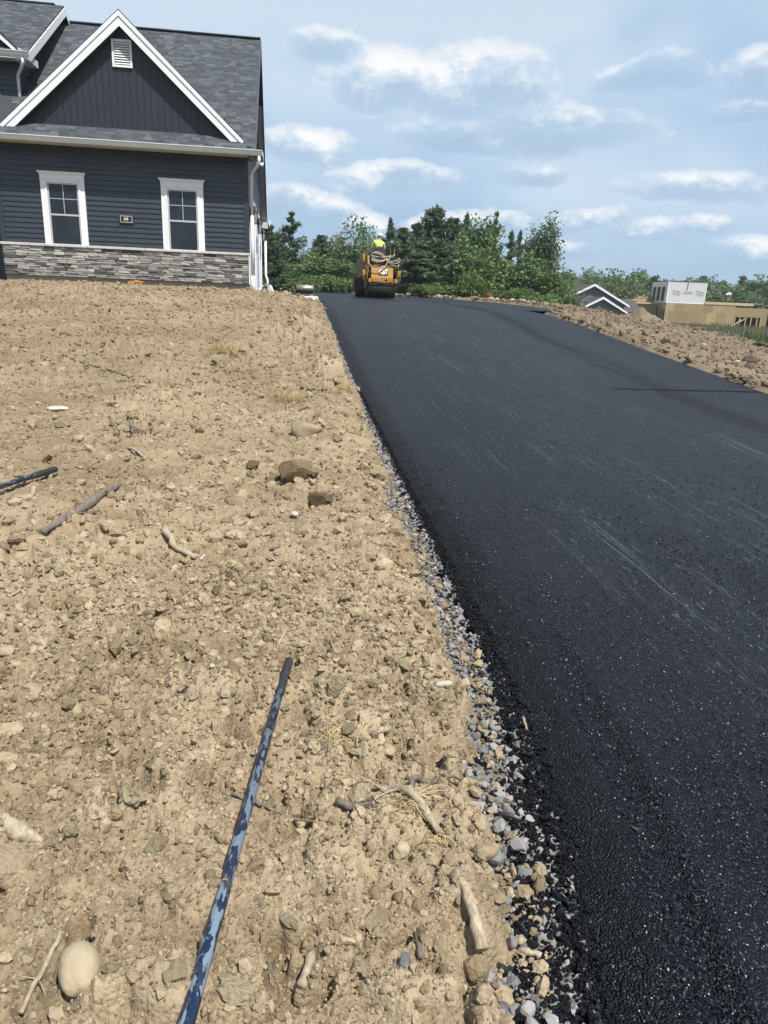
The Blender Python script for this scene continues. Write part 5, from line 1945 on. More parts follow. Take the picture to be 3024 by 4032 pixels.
# builder bending on the deck
a_ = Matrix.Rotation(frz, 3, 'Z') @ Vector((7.9, 1.0, FZ1 + .335)) + fl_
JB = [(0, 0, .92), (.12, 0, 1.10), (.34, 0, 1.18), (.50, 0, 1.14), (.60, 0, 1.08), (.70, 0, 1.04),
      (.42, .19, 1.12), (.46, .22, .84), (.58, .18, .62), (.42, -.19, 1.12), (.46, -.22, .84), (.58, -.18, .62),
      (0, .10, .86), (.06, .12, .46), (-.02, .12, .06), (.12, .12, .03), (0, -.10, .86), (.06, -.12, .46), (-.02, -.12, .06), (.12, -.12, .03)]
EB = [(0, 1), (1, 2), (2, 3), (3, 4), (4, 5), (3, 6), (6, 7), (7, 8), (3, 9), (9, 10), (10, 11), (0, 12), (12, 13), (13, 14), (14, 15), (0, 16), (16, 17), (17, 18), (18, 19)]
RB_ = [.14, .14, .15, .12, .06, .10, .08, .055, .04, .08, .055, .04, .10, .075, .055, .04, .10, .075, .055, .04]
person("person", a_, "builder in white shirt bending over on the deck of the half built house", JB, EB, RB_,
       lambda c: 1 if (c.z > .98 and c.x < .56) else (0 if c.x > .35 else 2), [M_SKIN, M_CAPW, M_PANTS], frz)

# pale gable end at the right edge
pl_, prz = frame_at(37.6, 108, -.9, 0)
ph = thing("pale_house", pl_, "pale grey gable end of a house at the right edge of the view", "house", rz=prz)
MB().prism([(-4.2, 0, -.8), (6, 0, -.8), (6, 0, 2.4), (.9, 0, 5.6), (-4.2, 0, 1.2)], (0, 8, 0)).build("wall", M_LIGHTSIDE, ph)
MB().prism([(-4.5, -.3, 1.05), (.9, -.3, 5.75), (.9, -.3, 5.95), (-4.5, -.3, 1.25)], (0, 8.6, 0)).prism([(.901, -.3, 5.75), (6.3, -.3, 2.3), (6.3, -.3, 2.5), (.901, -.3, 5.95)], (0, 8.6, 0)).build("roof", M_ROOFFAR, ph)
# ------------------------------------------------------------------ trees and bushes
def leaf_quads(C, size, rs, asp=(0.45, 0.8), up=0.0, droop=None):
    n = len(C)
    a = rs.normal(size=(n, 3))
    if droop is not None:
        a = a * 0.55 + droop
    a /= np.linalg.norm(a, axis=1)[:, None]
    b = rs.normal(size=(n, 3))
    b = b - (b * a).sum(1)[:, None] * a
    b /= np.linalg.norm(b, axis=1)[:, None]
    s = size * rs.uniform(.6, 1.35, n)
    w = s * rs.uniform(asp[0], asp[1], n)
    A, B = a * s[:, None] * .5, b * w[:, None] * .5
    # a leaf: pointed four-sided blade, slightly folded
    nrm = np.cross(a, b) * (s * .08)[:, None]
    V = np.stack([C - A, C - A * .1 + B + nrm, C + A, C - A * .1 - B + nrm], 1).reshape(-1, 3)
    F = (np.arange(n)[:, None] * 4 + np.arange(4)[None]).astype(np.int32)
    return V, F


def tree_meshes(kind, seed):
    """crown and trunk of a tree one unit tall and one unit in half width"""
    rs = np.random.default_rng(seed)
    C, T, S, D = [], [], [], []
    tb = MB()

    def add(c, n, spread_, size, t, dr=None):
        p = c + np.clip(rs.normal(size=(n, 3)), -1.7, 1.7) * spread_
        C.append(p)
        T.append(np.clip(t + rs.normal(0, .16, n), 0, 1))
        S.append(np.full(n, size))
        D.append(np.tile(np.array([0, 0, 0.]) if dr is None else np.array(dr), (n, 1)))

    if kind in ('pine', 'pine_open', 'spruce', 'bluefir'):
        opn = kind == 'pine_open'
        lean = rs.normal(0, .03, 2)
        tb.tube([(lean[0] * z, lean[1] * z, z) for z in np.linspace(-.03, .97, 7)], list(np.linspace(.030, .004, 7) * (1 if not opn else 1.1)), 6)
        nwh = 21 if not opn else 13
        z0 = .10 if not opn else .26
        if kind in ('spruce', 'bluefir'):
            z0, nwh = .04, 15
        for i in range(nwh):
            t = i / (nwh - 1)
            z = z0 + (1 - z0) * (t ** .92) * .95 + rs.normal(0, .012)
            L = (1.04 - t) ** (.58 if kind == 'pine' else .8) * (.95 if not opn else .9) * rs.uniform(.8, 1.15)
            for k in range(rs.integers(3, 6) if not opn else rs.integers(2, 5)):
                a = rs.uniform(0, 2 * math.pi)
                l = L * rs.uniform(.5, 1.25) * (1 + .22 * math.sin(a * 2 + lean[0] * 90))
                rise = rs.uniform(.05, .30) * (1 if kind.startswith('pine') else -.2)
                n = 4
                tip = None
                for j in range(1, n + 1):
                    q = j / n
                    zz_ = z + rise * .28 * l * q ** 1.6 - (0 if kind.startswith('pine') else .04 * q)
                    c = np.array([math.cos(a) * l * q, math.sin(a) * l * q, zz_])
                    d = (math.cos(a) * .7, math.sin(a) * .7, .25 if kind.startswith('pine') else .02)
                    add(c, 15 if not opn else 13, np.array([1, 1, .30]) * (.035 + .085 * L)  * (1.0 if not opn else .95), 1.0, .45 + .25 * q * rs.uniform(.3, 1), d)
                if i % 2 == 0:
                    tb.tube([(0, 0, z), tuple(c)], [.010, .003], 4, False)
        for k in range(5):
            add(np.array([0, 0, .985 - .02 * k]), 7, np.array([.018 + .008 * k, .018 + .008 * k, .012]), .9, .5, (0, 0, 1))
        size, asp = (.34, (.24, .42))
    else:
        nl = {'broad': 34, 'bright': 34, 'airy': 30, 'poplar': 36, 'shrub': 30, 'shrubb': 30}[kind]
        zc, zr, r0 = {'broad': (.56, .42, .78), 'bright': (.55, .43, .8), 'airy': (.58, .42, .85), 'poplar': (.60, .40, .62), 'shrub': (.45, .48, .85), 'shrubb': (.45, .48, .85)}[kind]
        tb.tube([(rs.normal(0, .03), rs.normal(0, .03), z) for z in np.linspace(-.03, .8, 6)], list(np.linspace(.035, .008, 6)), 6)
        for k in range(nl):
            u = rs.normal(size=3)
            u /= np.linalg.norm(u)
            rad = rs.uniform(.45, 1.0)
            c = np.array([u[0] * r0 * rad, u[1] * r0 * rad, zc + u[2] * zr * rad])
            if kind == 'poplar':
                c[:2] *= .55 + .8 * max(0, .9 - c[2])
            c[2] = max(c[2], .10)
            sp_ = rs.uniform(.16, .27) * (1.0 if kind != 'airy' else .92)
            t = rs.uniform(.25, .75)
            n = int(rs.integers(80, 130) * (1.0 if kind != 'airy' else .7))
            add(c, n, np.array([sp_, sp_, sp_ * (.42 if kind != 'airy' else .5)]), 1.0, t, (0, 0, -.5) if kind == 'airy' else None)
            if k % 3 == 0:
                tb.tube([(0, 0, max(.1, c[2] - .25)), tuple(c * np.array([.5, .5, 1]) - np.array([0, 0, .08])), tuple(c)], [.016, .010, .004], 4, False)
        for k in range(10):      # stray twigs leaving the outline
            u = rs.normal(size=3)
            u /= np.linalg.norm(u)
            c = np.array([u[0] * r0 * 1.02, u[1] * r0 * 1.02, zc + u[2] * zr * 1.02])
            c[2] = max(c[2], .12)
            if kind == 'poplar':
                c[:2] *= .6
            add(c, 22, np.array([.07, .07, .035]), .8, .6)
        size, asp = ({'broad': .34, 'bright': .33, 'airy': .27, 'poplar': .28, 'shrub': .25, 'shrubb': .25}[kind], (.5, .9))
    C, T, S, D = np.concatenate(C), np.concatenate(T), np.concatenate(S), np.concatenate(D)
    return C, T, S, D, size, asp, tb.mesh("trunk")


TREE = {}


def make_tree_mesh(kind, var, h, w):
    """realised at its true proportions so that leaves keep their shape"""
    C, T, S, D, size, asp, trunk = tree_meshes(kind, 900 + var * 17 + len(kind) * 3)
    rs = np.random.default_rng(var + 5)
    sc = np.array([w, w, h])
    V, F = leaf_quads(C * sc, size * S * (w * .55 + .12) * (1.05 if kind.startswith('pine') else .80), rs, asp, droop=D)
    me = mesh_np("crown", V, F, False, {'tint': np.repeat(T, 4)})
    tv = np.array([v.co[:] for v in trunk.vertices]) * sc
    trunk.vertices.foreach_set('co', tv.astype(np.float32).ravel())
    trunk.update()
    return me, trunk


KINDS = {'pine': ("pine_tree", M_PINE, 3), 'pine_open': ("pine_tree", M_PINE, 3), 'broad': ("leafy_tree", M_LEAF, 3), 'airy': ("leafy_tree", M_LEAFPALE, 2),
         'poplar': ("poplar_tree", M_LEAFPALE, 1), 'bright': ("leafy_tree", M_LEAFBRIGHT, 1), 'spruce': ("spruce_tree", M_LEAF, 1), 'bluefir': ("spruce_tree", M_BLUEFIR, 1),
         'shrub': ("shrub", M_LEAF, 2), 'shrubb': ("shrub", M_LEAFBRIGHT, 2)}
NOM = {'pine': (5.0, 1.15), 'pine_open': (5.4, .95), 'broad': (4.0, 1.25), 'airy': (4.2, 1.15), 'poplar': (5.7, 1.05), 'bright': (3.0, 1.15), 'spruce': (1.2, .6), 'bluefir': (.9, .5),
       'shrub': (1.25, 1.05), 'shrubb': (1.25, 1.0)}
BASE = {}
for k_, (nm, mt, nv) in KINDS.items():
    for v_ in range(nv):
        cm, tm = make_tree_mesh(k_, v_, *NOM[k_])
        cm.materials.append(mt)
        tm.materials.append(M_BARK)
        BASE[(k_, v_)] = (cm, tm)


def plant(kind, var, x, y, z, h, w, label, group, cat, a):
    nm = KINDS[kind][0]
    cm, tm = BASE[(kind, var % KINDS[kind][2])]
    t = thing(nm, (x, y, z - .03), label, cat, group, a)
    t.scale = (w / NOM[kind][1], w / NOM[kind][1], h / NOM[kind][0])
    obj("crown", cm, None, t)
    obj("trunk" if cat == 'tree' else "stem", tm, None, t)
    return t


TREES = [
    (0.29, 47.0, 4.35, 0.96, 'pine_open', "dark pine with open broken branches right of the house corner"),
    (-1.13, 44.0, 3.39, 0.65, 'pine', "dark conifer half hidden behind the garage corner"),
    (-0.64, 50.0, 3.36, 0.66, 'pine', "dense dark pine between the house and the open pine"),
    (2.26, 51.0, 3.52, 0.82, 'pine', "pointed dark conifer above the small steel drum"),
    (3.10, 50.0, 3.13, 0.92, 'broad', "round green tree left of the pale willowy tree"),
    (4.07, 48.0, 4.37, 1.05, 'airy', "pale airy tree with loose drooping foliage left of the roller driver"),
    (3.58, 53.0, 3.57, 0.71, 'airy', "thin pale tree with gaps behind the roller's left side"),
    (5.71, 52.0, 4.19, 0.73, 'airy', "pale leafy tree directly behind the roller driver"),
    (7.42, 55.0, 5.26, 0.81, 'pine_open', "dark upright pine just right of the driver's cap"),
    (7.65, 50.0, 4.25, 0.76, 'pine', "dense pine right of the roller driver"),
    (9.34, 54.0, 5.19, 0.91, 'pine', "tall pine left of the tallest tree in the clump"),
    (10.80, 55.0, 6.55, 1.22, 'pine', "tallest dark pine of the clump above the pad"),
    (11.91, 54.0, 5.87, 1.00, 'pine', "bushy pine right of the tallest pine"),
    (13.81, 58.0, 6.83, 0.82, 'pine_open', "narrow dark pine top standing between two bushy trees"),
    (13.02, 50.0, 5.61, 1.22, 'broad', "tall rounded leafy tree with lighter green crown mid clump"),
    (16.15, 58.0, 6.88, 0.79, 'pine_open', "dark pine peeking over the rounded leafy tree"),
    (16.87, 56.0, 5.66, 0.73, 'pine_open', "thin dark pine left of its twin near the end of the clump"),
    (17.89, 57.0, 5.84, 0.67, 'pine_open', "slender dark pine with bare trunk beside the tall poplar"),
    (17.65, 50.0, 5.99, 0.89, 'poplar', "tall pale poplar like tree at the right end of the clump"),
    (17.33, 52.0, 5.38, 0.75, 'poplar', "shorter pale poplar left of the tall one"),
    (15.99, 44.0, 2.65, 0.80, 'bright', "yellow green rounded tree below the tall poplar"),
    (22.97, 60.0, 4.35, 0.93, 'broad', "mid green tree at the far right end of the clump"),
    (1.52, 44.0, 1.95, 0.88, 'broad', "leafy green tree behind the small steel drum"),
    (3.15, 44.0, 1.75, 1.04, 'broad', "broad leafy tree left of the road roller"),
    (0.75, 46.0, 1.70, 0.85, 'broad', "dark leafy tree below the open pine"),
    (-0.50, 42.0, 1.45, 0.56, 'pine', "young dark conifer by the garage rear corner"),
    (8.07, 47.0, 2.68, 1.20, 'pine', "dark low branched pine right of the road roller"),
    (9.63, 48.0, 3.23, 1.14, 'pine', "dark low branched pine in the middle of the clump"),
    (11.28, 47.0, 3.72, 1.16, 'broad', "leafy tree with light green lower boughs mid clump"),
    (12.28, 45.0, 3.10, 1.09, 'bright', "bright leaved maple like tree behind the rusty barrel"),
    (14.35, 47.0, 3.21, 1.01, 'broad', "green bushy tree right of the rusty barrel"),
    (15.26, 46.0, 3.36, 0.96, 'broad', "green bushy tree under the short poplar"),
    (18.02, 46.0, 2.14, 0.81, 'airy', "small pale leaved tree in front of the grey house roof"),
    (-0.17, 40.0, 0.88, 0.56, 'spruce', "small green spruce left of the steel drum"),
    (-0.67, 38.0, 0.39, 0.43, 'bluefir', "small blue spruce beside the garage rear corner"),
    (1.08, 41.0, 0.84, 0.76, 'shrub', "green shrub behind the steel drum"),
    (2.38, 42.0, 1.04, 0.85, 'shrub', "green shrub just left of the road roller"),
    (3.53, 43.0, 1.04, 0.73, 'shrub', "green shrub beside the road roller's left drum"),
    (8.20, 41.0, 0.79, 0.99, 'shrubb', "bright green low shrub right of the roller by the stones"),
    (7.24, 40.0, 0.60, 0.55, 'shrubb', "small bright shrub nearest the roller's right side"),
    (9.41, 41.0, 1.08, 0.85, 'shrubb', "bright green shrub left of the rusty barrel"),
    (10.15, 40.0, 1.56, 0.62, 'shrubb', "light green sapling bush directly left of the barrel"),
    (11.56, 40.0, 1.11, 0.77, 'shrubb', "light green bush directly right of the barrel"),
    (12.72, 40.0, 1.22, 0.81, 'shrubb', "light green bush above the right corner of the pad"),
    (14.23, 41.0, 1.38, 0.79, 'shrub', "green bush at the right end of the pad edging stones"),
    (15.52, 42.0, 1.23, 0.67, 'shrub', "green bush beside the soil bank in front of the grey house"),
    (11.64, 30.0, 0.59, 0.21, 'shrubb', "small green weed bush on top of the soil bank"),
]
rt = np.random.default_rng(31)
for i, (x, y, h, w, k_, lb) in enumerate(TREES):
    z = float(land_z(np.array([x]), np.array([y]))[0])
    sh = k_.startswith('shrub')
    plant(k_, i, x, y, z, h * 1.03, w * {'pine': 1.95, 'pine_open': 1.5, 'airy': 1.35, 'broad': 1.4, 'poplar': 1.55}.get(k_, 1.25), lb, "trees and bushes behind the pad", 'shrub' if sh else 'tree', rt.uniform(0, 6.28))
# second rank of the wood, seen only between the first trees
for i in range(26):
    x = -3 + i * .88 + rt.uniform(-.4, .4)
    y = rt.uniform(55, 62)
    x = x * y / 50
    z = float(land_z(np.array([x]), np.array([y]))[0])
    k_ = ['broad', 'pine', 'broad', 'pine', 'airy'][i % 5]
    plant(k_, i, x, y, z, rt.uniform(2.3, 3.5), rt.uniform(1.2, 1.7), "dark green tree of the second rank, mostly hidden by the trees in front", "second rank of the wood", 'tree', rt.uniform(0, 6.28))
FAR = [
    (60.3, 151.9, 9.0),
    (59.0, 140.4, 8.7),
    (56.6, 137.9, 7.6),
    (60.6, 136.7, 7.8),
    (62.5, 134.9, 8.8),
    (70.1, 145.7, 8.3),
    (71.2, 143.0, 10.2),
    (63.1, 122.7, 8.0),
    (65.0, 123.1, 7.2),
    (66.3, 121.2, 6.8),
    (73.2, 129.0, 7.4),
    (70.0, 120.5, 7.4),
    (82.2, 139.8, 9.0),
    (79.8, 132.1, 8.0),
    (76.2, 123.0, 7.7),
    (76.6, 120.6, 7.3),
    (86.5, 133.2, 9.2),
    (78.2, 117.6, 7.3),
    (90.0, 133.3, 8.6),
    (80.5, 116.8, 8.2),
    (80.9, 115.3, 8.0),
    (50.2, 130.7, 7.4),
    (59.1, 136.8, 8.2),
    (77.8, 144.4, 7.9),
]
for i, (x, y, h) in enumerate(FAR):
    z = float(land_z(np.array([x]), np.array([y]))[0])
    k_ = ['broad', 'broad', 'pine', 'broad', 'bright'][i % 5] if i not in (16, 12, 14) else 'pine'
    if x < 60 and k_ == 'pine':
        k_ = 'broad'
    plant(k_, i, x, y, z, h, rt.uniform(2.7, 3.6), "green tree in the distant tree line behind the building plots", "distant tree line", 'tree', rt.uniform(0, 6.28))
for i in range(44):
    az = R(20 + i * .47)
    d_ = rt.uniform(126, 172)
    x, y = math.sin(az) * d_, math.cos(az) * d_
    z = float(land_z(np.array([x]), np.array([y]))[0])
    plant(['broad', 'broad', 'bright', 'pine'][i % 4], i, x, y, z, rt.uniform(5.2, 6.9), rt.uniform(2.6, 3.8), "green tree in the distant tree line behind the building plots", "distant tree line", 'tree', rt.uniform(0, 6.28))

# ------------------------------------------------------------------ stones along the far edge of the pad
EDGE_ME = []
for i in range(6):
    v, f = rock_base(2, 700 + i, 5, .25)
    me = mesh_np("edging_stone", v, f, False)
    me.materials.append(M_EDGESTONE)
    EDGE_ME.append(me)
path = [(-1.2, 36.5), (0.2, 42.5), (3.0, 43.0), (7.0, 40.6), (9.3, 38.2), (9.9, 32), (9.7, 26), (9.0, 20.9)]
pp = [Vector((a, b, 0)) for a, b in path]
seg = [(pp[i + 1] - pp[i]).length for i in range(len(pp) - 1)]
tot = sum(seg)
s_, ne = 0.0, 0
while s_ < tot and ne < 230:
    q, i = s_, 0
    while i < len(seg) - 1 and q > seg[i]:
        q -= seg[i]
        i += 1
    p = pp[i].lerp(pp[i + 1], q / seg[i])
    sz_ = float(np.clip(rt.lognormal(-2.42, .40), .05, .2))
    x, y = p.x + rt.normal(0, .10), p.y + rt.normal(0, .10)
    z = float(max(pave_z(np.array([x]), np.array([y]))[0], land_z(np.array([x]), np.array([y]))[0]))
    o = obj("edging_stone", EDGE_ME[ne % 6], None, None, (x, y, z + sz_ * .22))
    o.scale = (sz_ * rt.uniform(.9, 1.5), sz_ * rt.uniform(.8, 1.2), sz_ * rt.uniform(.8, 1.1))
    o.rotation_euler = (rt.normal(0, .3), rt.normal(0, .3), rt.uniform(0, 6.28))
    tag(o, "tan stone in the row of stones along the far edge of the pad", "stone", "stones along the far edge of the pad")
    s_ += sz_ * 1.25
    ne += 1
o = obj("boulder", EDGE_ME[2], None, None, (7.62, 40.0, 1.34 + .16))
o.scale = (.22, .2, .19)
tag(o, "rounded boulder standing above the edging stones right of the roller", "boulder")

# ------------------------------------------------------------------ tall grass between the bank and the plots, soil mound
rg = np.random.default_rng(77)


def blades(n, xy, hfun, lean, wid, rs, tint=None):
    x, y = xy
    z = land_z(x, y) - .03
    h = hfun(n)
    a = rs.uniform(0, 2 * math.pi, n)
    dx, dy = np.cos(a), np.sin(a)
    ln = h * rs.uniform(.05, lean, n)
    w = wid * rs.uniform(.6, 1.4, n)
    px, py = -dy * w, dx * w
    V = np.stack([np.stack([x - px, y - py, z], -1), np.stack([x + px, y + py, z], -1),
                  np.stack([x + dx * ln * .4 + px * .7, y + dy * ln * .4 + py * .7, z + h * .6], -1),
                  np.stack([x + dx * ln, y + dy * ln, z + h], -1)], 1).reshape(-1, 3)
    b = np.arange(n)[:, None] * 4
    F = np.concatenate([b + np.array([[0, 1, 2, 3]])]).astype(np.int32)
    return V, F, np.repeat(rs.uniform(0, 1, n), 4)


n = 14000
d_ = rg.uniform(68, 102, n)
az = R(28.5) + R(12) * rg.uniform(0, 1, n)
xy = (np.sin(az) * d_, np.cos(az) * d_)
V, F, T = blades(n, xy, lambda m: rg.uniform(.75, 1.4, m), .4, .05, rg)
tag(obj("tall_grass", mesh_np("tall_grass", V, F, False, {'tint': T}), M_REED), kind='stuff')
n = 2600
d_ = rg.uniform(72, 93, n)
az = R(28.5) + R(13) * rg.uniform(0, 1, n)
xy = (np.sin(az) * d_, np.cos(az) * d_)
V, F, T = blades(n, xy, lambda m: rg.uniform(.8, 1.6, m), .3, .030, rg)
tag(obj("dry_reeds", mesh_np("dry_reeds", V, F, False, {'tint': T}), M_REEDDRY), kind='stuff')

ma = R(26.6)
mx, my = math.sin(ma) * 46, math.cos(ma) * 46
mz = float(land_z(np.array([mx]), np.array([my]))[0])
g1 = np.linspace(-1, 1, 70)
U, W = np.meshgrid(g1, g1)
rr_ = np.sqrt(U ** 2 + W ** 2)
H = (1.30 - mz) * np.clip(1 - rr_, 0, 1) ** .8 * (0.85 + .5 * (fbm(U * 3 + 3, W * 3, 61, 3) - .5)) + lumps(U * 3.4, W * 3.4, .5, 66, .6) * .5 * (rr_ < .95) + lumps(U * 3.4, W * 3.4, .25, 67, .7) * .5 * (rr_ < .95)
mv = np.stack([mx + U * 3.2, my + W * 3.2, mz - .1 + H], -1).reshape(-1, 3) - np.array([mx, my, mz])
tag(obj("soil_mound", mesh_np("soil_mound", mv, grid_faces(70, 70), True, {'tint': np.clip(.4 + H.ravel() * .1, 0, 1)}), M_BANK, None, (mx, my, mz)),
    "grey brown heap of soil in front of the strand board house", "soil heap")
# ------------------------------------------------------------------ single stones, clods and sticks on the bare soil
def stone(name, x, y, w, h, mat, label, cat="stone", seed=0, cuts=2, rough=.22, flat=.8, z=None, sub=3, deep=None, rz=None, sink=.25, group=None):
    if name == "clod":
        v, f = rock_base(sub, 2000 + seed, cuts + 4, rough + .16, 2.1)
    else:
        v, f = rock_base(sub, 2000 + seed, cuts, rough, 1.3)
    v = v / np.abs(v).max(0)
    rz_ = (seed * 1.7) % 6.28 if rz is None else rz
    v = v * np.array([w / 2, (deep or w * .8) / 2, h / 2])
    me = mesh_np(name, v, f, mat not in (M_GRAVEL1, M_EDGESTONE) and name != "clod")
    z0 = soil_z(x, y) if z is None else z
    o = obj(name, me, mat, None, (x, y, z0 + h * (.5 - sink)))
    o.rotation_euler = (0, 0, rz_)
    return tag(o, label, cat, group)


stone("stone", -.411, 1.15, .082, .078, M_TANSTONE, "smooth tan egg shaped stone in the lower left of the soil", seed=1, cuts=0, rough=.10, deep=.115, rz=.35, sink=.12)
stone("stone", .203, 1.318, .034, .034, M_BROWNSTONE, "dark brown upright stone below the dead branches", seed=2, cuts=2, deep=.052, rz=.2)
stone("stone", .257, 1.296, .034, .026, M_BROWNSTONE, "smaller dark brown stone just right of the upright one", seed=3, cuts=2)
stone("stone", .282, 1.425, .046, .048, M_TANSTONE, "upright tan rock under the end of the thick dead branch", seed=4, cuts=3)
stone("boulder", .151, 6.18, .31, .19, M_TANSTONE, "largest flat topped tan boulder on the soil near the gravel", "boulder", 5, 6, .26, deep=.26, rz=.1)
stone("clod", .166, 2.13, .080, .075, M_CLOD1, "large shaded soil clod left of the gravel beyond the pole grip", "clod", 6, 1, .3)
stone("clod", .217, 4.26, .185, .10, M_DARKCLOD, "dark brown oblong clod below the hollow in the soil", "clod", 7, 2, .3, deep=.13, rz=.1)
stone("clod", -.257, 5.10, .112, .085, M_DARKCLOD, "dark brown clod left of the lumpy soil heap", "clod", 8, 2, .3)
stone("clod", .085, 4.74, .30, .16, M_BROWNCLOD, "broad brown lumpy clod overhanging a dark hollow", "clod", 9, 1, .42, deep=.2, rz=-.3, sink=.12)
stone("stone_slab", .548, 2.17, .074, .026, M_PALESTONE, "pale wedge shaped slab at the edge of the gravel", "stone", 10, 5, .12, deep=.03, rz=.05)
stone("clod", .442, 1.04, .048, .044, M_CLOD1, "round tan clod resting on gravel at the bottom edge", "clod", 11, 0, .18, sink=.1)
stone("clod", .665, 2.42, .075, .055, M_CLOD1, "tan clod on the gravel left of its neighbour touching the asphalt", "clod", 12, 0, .25, sink=.1)
stone("clod", .742, 2.41, .072, .055, M_CLOD1, "tan clod on the gravel touching the asphalt edge", "clod", 13, 0, .25, sink=.1)
stone("clod", .573, 1.79, .066, .060, M_CLOD1, "tan clod on the gravel above the big grey stones", "clod", 14, 0, .22, sink=.1)
stone("stone", .500, 1.478, .115, .046, M_TANSTONE, "long sandy wedge of stone beside the grey gravel", "stone", 15, 4, .14, deep=.05, rz=.15)
stone("flat_stone", -2.209, 7.24, .215, .05, M_PALESTONE, "flat pale stone far left on the bare soil", "stone", 16, 3, .14, deep=.16, rz=.1)
stone("clod", -1.936, 6.48, .16, .125, M_CLOD1, "big greyish clod left of the twiggy debris", "clod", 17, 1, .3)
stone("clod", -.407, 1.655, .090, .070, M_CLOD1, "rounded clod with dark underside left of the blue pole", "clod", 18, 0, .32, sink=.15)
stone("clod", -.542, 1.55, .058, .048, M_CLOD1, "smaller clod near the pale stump at the left", "clod", 19, 0, .3, sink=.15)
stone("clod", .630, 2.26, .070, .090, M_CLOD1, "tall clod standing in the gravel strip", "clod", 20, 0, .3)
stone("clod", .603, 2.005, .060, .050, M_CLOD1, "clod half on gravel above the grey stones", "clod", 21, 0, .3)
stone("clod", .032, 1.115, .055, .040, M_CLOD1, "grey tan clod right of the pole at the bottom", "clod", 22, 1, .25)
stone("clod", -.215, 1.09, .060, .042, M_CLOD1, "clod left of the pole's lower end", "clod", 23, 0, .28)
stone("clod", -.10, 1.09, .080, .045, M_CLOD1, "large clod right beside the pole's lower end", "clod", 24, 0, .28)
stone("stone", .236, 1.09, .038, .040, M_GRAVEL1, "purplish grey stone in the soil at the bottom", "stone", 25, 4, .15)
for i, (x, y, w, h, lb) in enumerate([(.500, 1.030, .042, .038, "large grey gravel stone at the very bottom of the strip"), (.503, 1.072, .038, .034, "grey gravel stone touching the one at the bottom"),
                                      (.624, 1.522, .052, .036, "largest pale grey gravel stone in the widest part of the strip"), (.555, 1.492, .056, .032, "flat grey gravel stone left of the largest one"),
                                      (.545, 1.046, .032, .022, "small grey stone on the spilled asphalt at the bottom"), (.592, 1.60, .046, .03, "light grey gravel stone above the largest one"),
                                      (.640, 1.66, .04, .03, "blue grey gravel stone close to the spilled asphalt"), (.520, 1.235, .034, .026, "white grey stone lying alone in spilled asphalt")]):
    stone("gravel_stone", x, y, w, h, M_GRAVEL1, lb, "gravel", 40 + i, 6, .14, sub=2, z=float(zp(y)) - .05, sink=.15)
for i, (x, y, w, lb) in enumerate([(-.911, 3.53, .026, "white pebble below the thick dead branch"), (-.259, 2.25, .027, "white cube like pebble left of the pole grip"), (-.03, 4.16, .036, "white pebble left of the dark oblong clod"),
                                   (-.432, 4.24, .028, "white pebble in the middle of the soil"), (.043, 4.08, .062, "pale upright stone left of the white pebble near the oblong clod")]):
    stone("pebble", x, y, w, w * .7, M_PALESTONE, lb, "pebble", 60 + i, 4, .1, sub=2, sink=.1)
stone("clod", -.27, 3.19, .040, .034, M_DARKCLOD, "small dark clod in the middle of the soil", "clod", 70, 1, .35)
stone("clod", -.32, 3.03, .060, .042, M_DARKCLOD, "dark broken clod left of the small dark one", "clod", 71, 1, .35)
for i, (x, y, w, h, lb) in enumerate([(7.75, 11.3, .26, .18, "black lump of soil on the near side of the bank"), (8.6, 12.6, .3, .22, "larger black lump of soil farther up the bank"),
                                      (12.2, 17.6, .42, .28, "black soil lump on the crest of the bank at the right edge"), (7.6, 13.9, .24, .16, "black lump of soil low on the bank by the asphalt edge"),
                                      (8.3, 17.8, .3, .2, "black soil lump high on the bank below the grey house")]):
    stone("black_clod", x, y, w, h, M_BLACKCLOD, lb, "clod", 80 + i, 1, .4, z=float((land_z(np.array([x]), np.array([y])) + bank_relief(np.array([x]), np.array([y])))[0]) + .0, sub=3)
for i, (x, y, w, h, lb) in enumerate([(7.9, 11.9, .10, .06, "pale flat stone on the soil bank"), (9.2, 15.2, .18, .07, "pale long stone higher on the soil bank")]):
    stone("pale_stone", x, y, w, h, M_PALESTONE, lb, "stone", 90 + i, 4, .1, z=float((land_z(np.array([x]), np.array([y])) + bank_relief(np.array([x]), np.array([y])))[0]) + .03, sub=2)

# ordinary clods big enough to pick out one by one
CLOD_ME = []
for i in range(8):
    v, f = rock_base(2, 1200 + i, 5, .42, 2.0)
    me = mesh_np("clod", v, f, False)
    me.materials.append(M_CLOD1)
    CLOD_ME.append(me)
rc = np.random.default_rng(55)
LOOSE = []
for i in range(190):
    y = 1.02 * (9.0 / 1.02) ** rc.uniform(0, 1)
    e = float(dirt_edge_x(y))
    u = rc.uniform(0, 1) ** .55
    x = -(.55 + .36 * y) + (e + .06 + .55 + .36 * y) * u
    s_ = float(np.clip(.011 * (1 - rc.uniform(0, 1)) ** (-1 / 2.6), .010, .026)) * (.80 + .20 * y)
    o = obj("clod", CLOD_ME[i % 8], None, None, (x, y, soil_z(x, y) + s_ * .18))
    o.scale = (s_ * rc.uniform(.8, 1.35), s_ * rc.uniform(.8, 1.2), s_ * rc.uniform(.7, 1.05))
    o.rotation_euler = (rc.normal(0, .4), rc.normal(0, .4), rc.uniform(0, 6.28))
    LOOSE.append((o, x, y, s_))
    tag(o, "ordinary tan soil clod lying loose on the bare soil", "clod", "loose clods on the bare soil")


